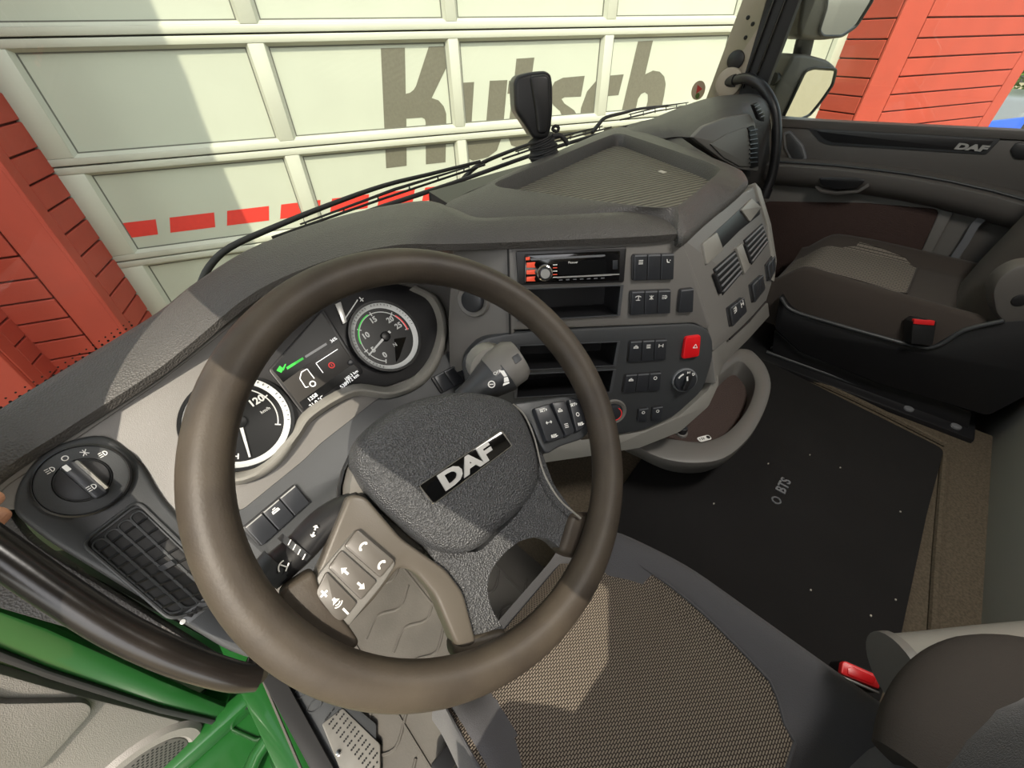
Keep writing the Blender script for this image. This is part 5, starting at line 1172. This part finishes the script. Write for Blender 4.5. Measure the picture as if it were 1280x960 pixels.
# ================================================================== SENSOR HOUSING on the dash edge
se = thing('sensor_housing', 'black plastic sensor housing on a ribbed rubber foot at the windscreen', 'sensor', at_y(680, 188, .50))
sq = Plane(at_y(668, 140, .545), (-.62, -.78, .08))
def s3(x, y): return (600+x/3.2, 60+y/3.2)
body = [(135, 135), (150, 108), (200, 95), (262, 90), (286, 105), (293, 150), (293, 250), (286, 325), (272, 362), (214, 366), (188, 322), (140, 252)]
ppx('housing', [s3(*p) for p in body], sq, .075, 'black', se, .03, .012, .010, bseg=3)
ppx('front_face', [s3(*p) for p in ((200, 110), (262, 104), (280, 120), (284, 250), (272, 340), (232, 345), (222, 250), (205, 150))], sq, .03, 'black', se, .036, .01, .006, bseg=3)
tube('eyelet', spline([sq.px(*s3(290, 325), -.03), sq.px(*s3(300, 312), -.03), sq.px(*s3(314, 318), -.03), sq.px(*s3(308, 334), -.03)], 4, True), .004, 'rubber', se, 8, closed=True)
b0 = [s3(240, 355), s3(245, 372), s3(250, 388), s3(252, 404), s3(256, 420), s3(258, 446)]
pts = []; rd = []
for k in range(21):
    t = k/20*5; i = min(4, int(t)); f = t-i; x = b0[i][0]*(1-f)+b0[i+1][0]*f; y = b0[i][1]*(1-f)+b0[i+1][1]*f
    pts.append(sq.px(x, y, -.01)); rd.append(.030+.005*(k % 4 in (1, 2))+.0004*k)
link('bellows', tube_bm(pts, rd, 20), 'rubber', se, smooth=25)
tube('cable', spline([sq.px(*s3(290, 352), 0), sq.px(*s3(320, 350), .0), sq.px(*s3(340, 368), .0), sq.px(*s3(352, 388), .0)], 5), .006, 'rubber', se, 8)

# ================================================================== PASSENGER SIDE MIRRORS
mi = thing('side_mirror', 'black passenger door mirror with large and wide-angle glasses', 'mirror', at_x(1000, 120, 1.99))
mp_ = Plane(at_x(1030, 70, 2.0), (-.52, -.85, -.02))
def m4(x, y): return (880+x/3.2, y/3.2)
def mirror(hp, gpx, depth):
    ppx('housing', [m4(*p) for p in hp], mp_, depth, 'door_dark', mi, 0, .02, .012, bseg=3)
    ppx('mirror_glass', [m4(*p) for p in gpx], mp_, .004, 'mirror_glass', mi, .003, .012, .0)
    P = round_poly([mp_.px(*m4(*p), .004) for p in gpx], .012); link('glass_rim', tube_bm(P, .005, 6, closed=True), 'black', mi)
mirror([(440, -160), (398, 0), (380, 110), (385, 145), (420, 160), (490, 160), (560, 150), (620, 110), (690, 0), (740, -160)], [(500, -160), (490, 30), (460, 125), (475, 145), (550, 145), (610, 105), (672, 5), (730, -160)], .10)
mirror([(360, 215), (300, 330), (268, 400), (290, 480), (390, 485), (430, 470), (480, 400), (525, 330), (535, 270), (500, 240), (420, 218)], [(405, 285), (440, 272), (530, 278), (515, 340), (470, 405), (425, 460), (390, 475), (315, 475), (360, 380)], .10)
tube('mirror_arm', [mp_.px(*m4(410, 140), -.05), mp_.px(*m4(400, 175), -.05), mp_.px(*m4(388, 230), -.05)], .03, 'rubber', mi, 14)
tube('mirror_bracket', [mp_.px(*m4(410, 330), -.07), np.array([1.86, .33, 1.0])], .02, 'rubber', mi, 10)

# ================================================================== HAND on the driver grab handle (one fingertip in view)
pe = thing('person', 'fingertip of a hand holding the worn black grab handle', 'person', lh[0]+np.array([-.25, -.25, .1]))
H0 = np.array(lh[0]); H0 = H0-(np.array(lh[1])-H0)*.35; tdir = (np.array(lh[1])-H0)/np.linalg.norm(np.array(lh[1])-H0); vdir = (CAM-H0); vdir = vdir-tdir*(vdir@tdir); vdir = vdir/np.linalg.norm(vdir); side = np.cross(tdir, vdir)
if side[2] < 0: side = -side
palm = H0-tdir*.005+side*.05+vdir*.0
verts = []; edges = []; rad3 = []
def addv(p, r, prev=None):
    verts.append(tuple(p)); rad3.append(r)
    if prev is not None: edges.append((prev, len(verts)-1))
    return len(verts)-1
wr0 = addv(palm+side*.10-vdir*.01-tdir*.02, .026); fa1 = addv(palm+side*.22-tdir*.12, .036, wr0); addv(palm+side*.34-tdir*.25+np.array([-.05, -.05, 0]), .045, fa1)
pc = addv(palm+side*.03, .026, wr0)
for k in range(4):
    off = tdir*(.036-.022*k); L = (.9, 1.0, .97, .8)[k]
    b = addv(palm+off*1.0+side*.0-vdir*.008, .0105, pc); c1 = addv(H0+off+side*.022+vdir*.026*L, .0098, b); c2 = addv(H0+off-side*.012*L+vdir*.034, .0092, c1); addv(H0+off-side*.036*L+vdir*.018, .0082, c2)
th1 = addv(palm+tdir*.04+side*.02-vdir*.02, .012, pc); th2 = addv(H0+tdir*.05+side*.0-vdir*.032, .011, th1); addv(H0+tdir*.045-side*.03-vdir*.028, .0095, th2)
me = bpy.data.meshes.new('hand'); o_ = BASE[pe]; me.from_pydata([tuple(np.array(v)-np.array(o_)) for v in verts], edges, [])
ho_ = bpy.data.objects.new('hand', me); col.objects.link(ho_); ho_.parent = pe; BASE[ho_] = o_
md = ho_.modifiers.new('skin', 'SKIN'); ho_.modifiers.new('sub', 'SUBSURF').levels = 2; ho_.modifiers['sub'].render_levels = 2
for i, r in enumerate(rad3): me.skin_vertices[0].data[i].radius = (r, r)
me.skin_vertices[0].data[0].use_root = True; me.materials.append(MATS['skin'])

# ================================================================== FILL LIGHT added under the roof to brighten the cab
dl = thing('fill_lamp', 'unseen oblong fill light added on the headliner to brighten the cab', 'lamp', (.55, -.55, 1.745))
mat('fill_glow', 'fff6e6', .5, emit='fff4e2', estr=4)
link('base', box_bm((.55, -.55, 1.742), EX, EY, EZ, .42, .2, .02, .008), 'headliner', dl); link('diffuser', box_bm((.55, -.55, 1.728), EX, EY, EZ, .38, .16, .02, .008), 'fill_glow', dl)
la_ = bpy.data.lights.new('fill_light', 'AREA'); la_.shape = 'RECTANGLE'; la_.size = .38; la_.size_y = .16; la_.energy = 10; la_.color = (1, .95, .88)
lo_ = bpy.data.objects.new('fill_light', la_); col.objects.link(lo_); lo_.location = (.55, -.55, 1.712)
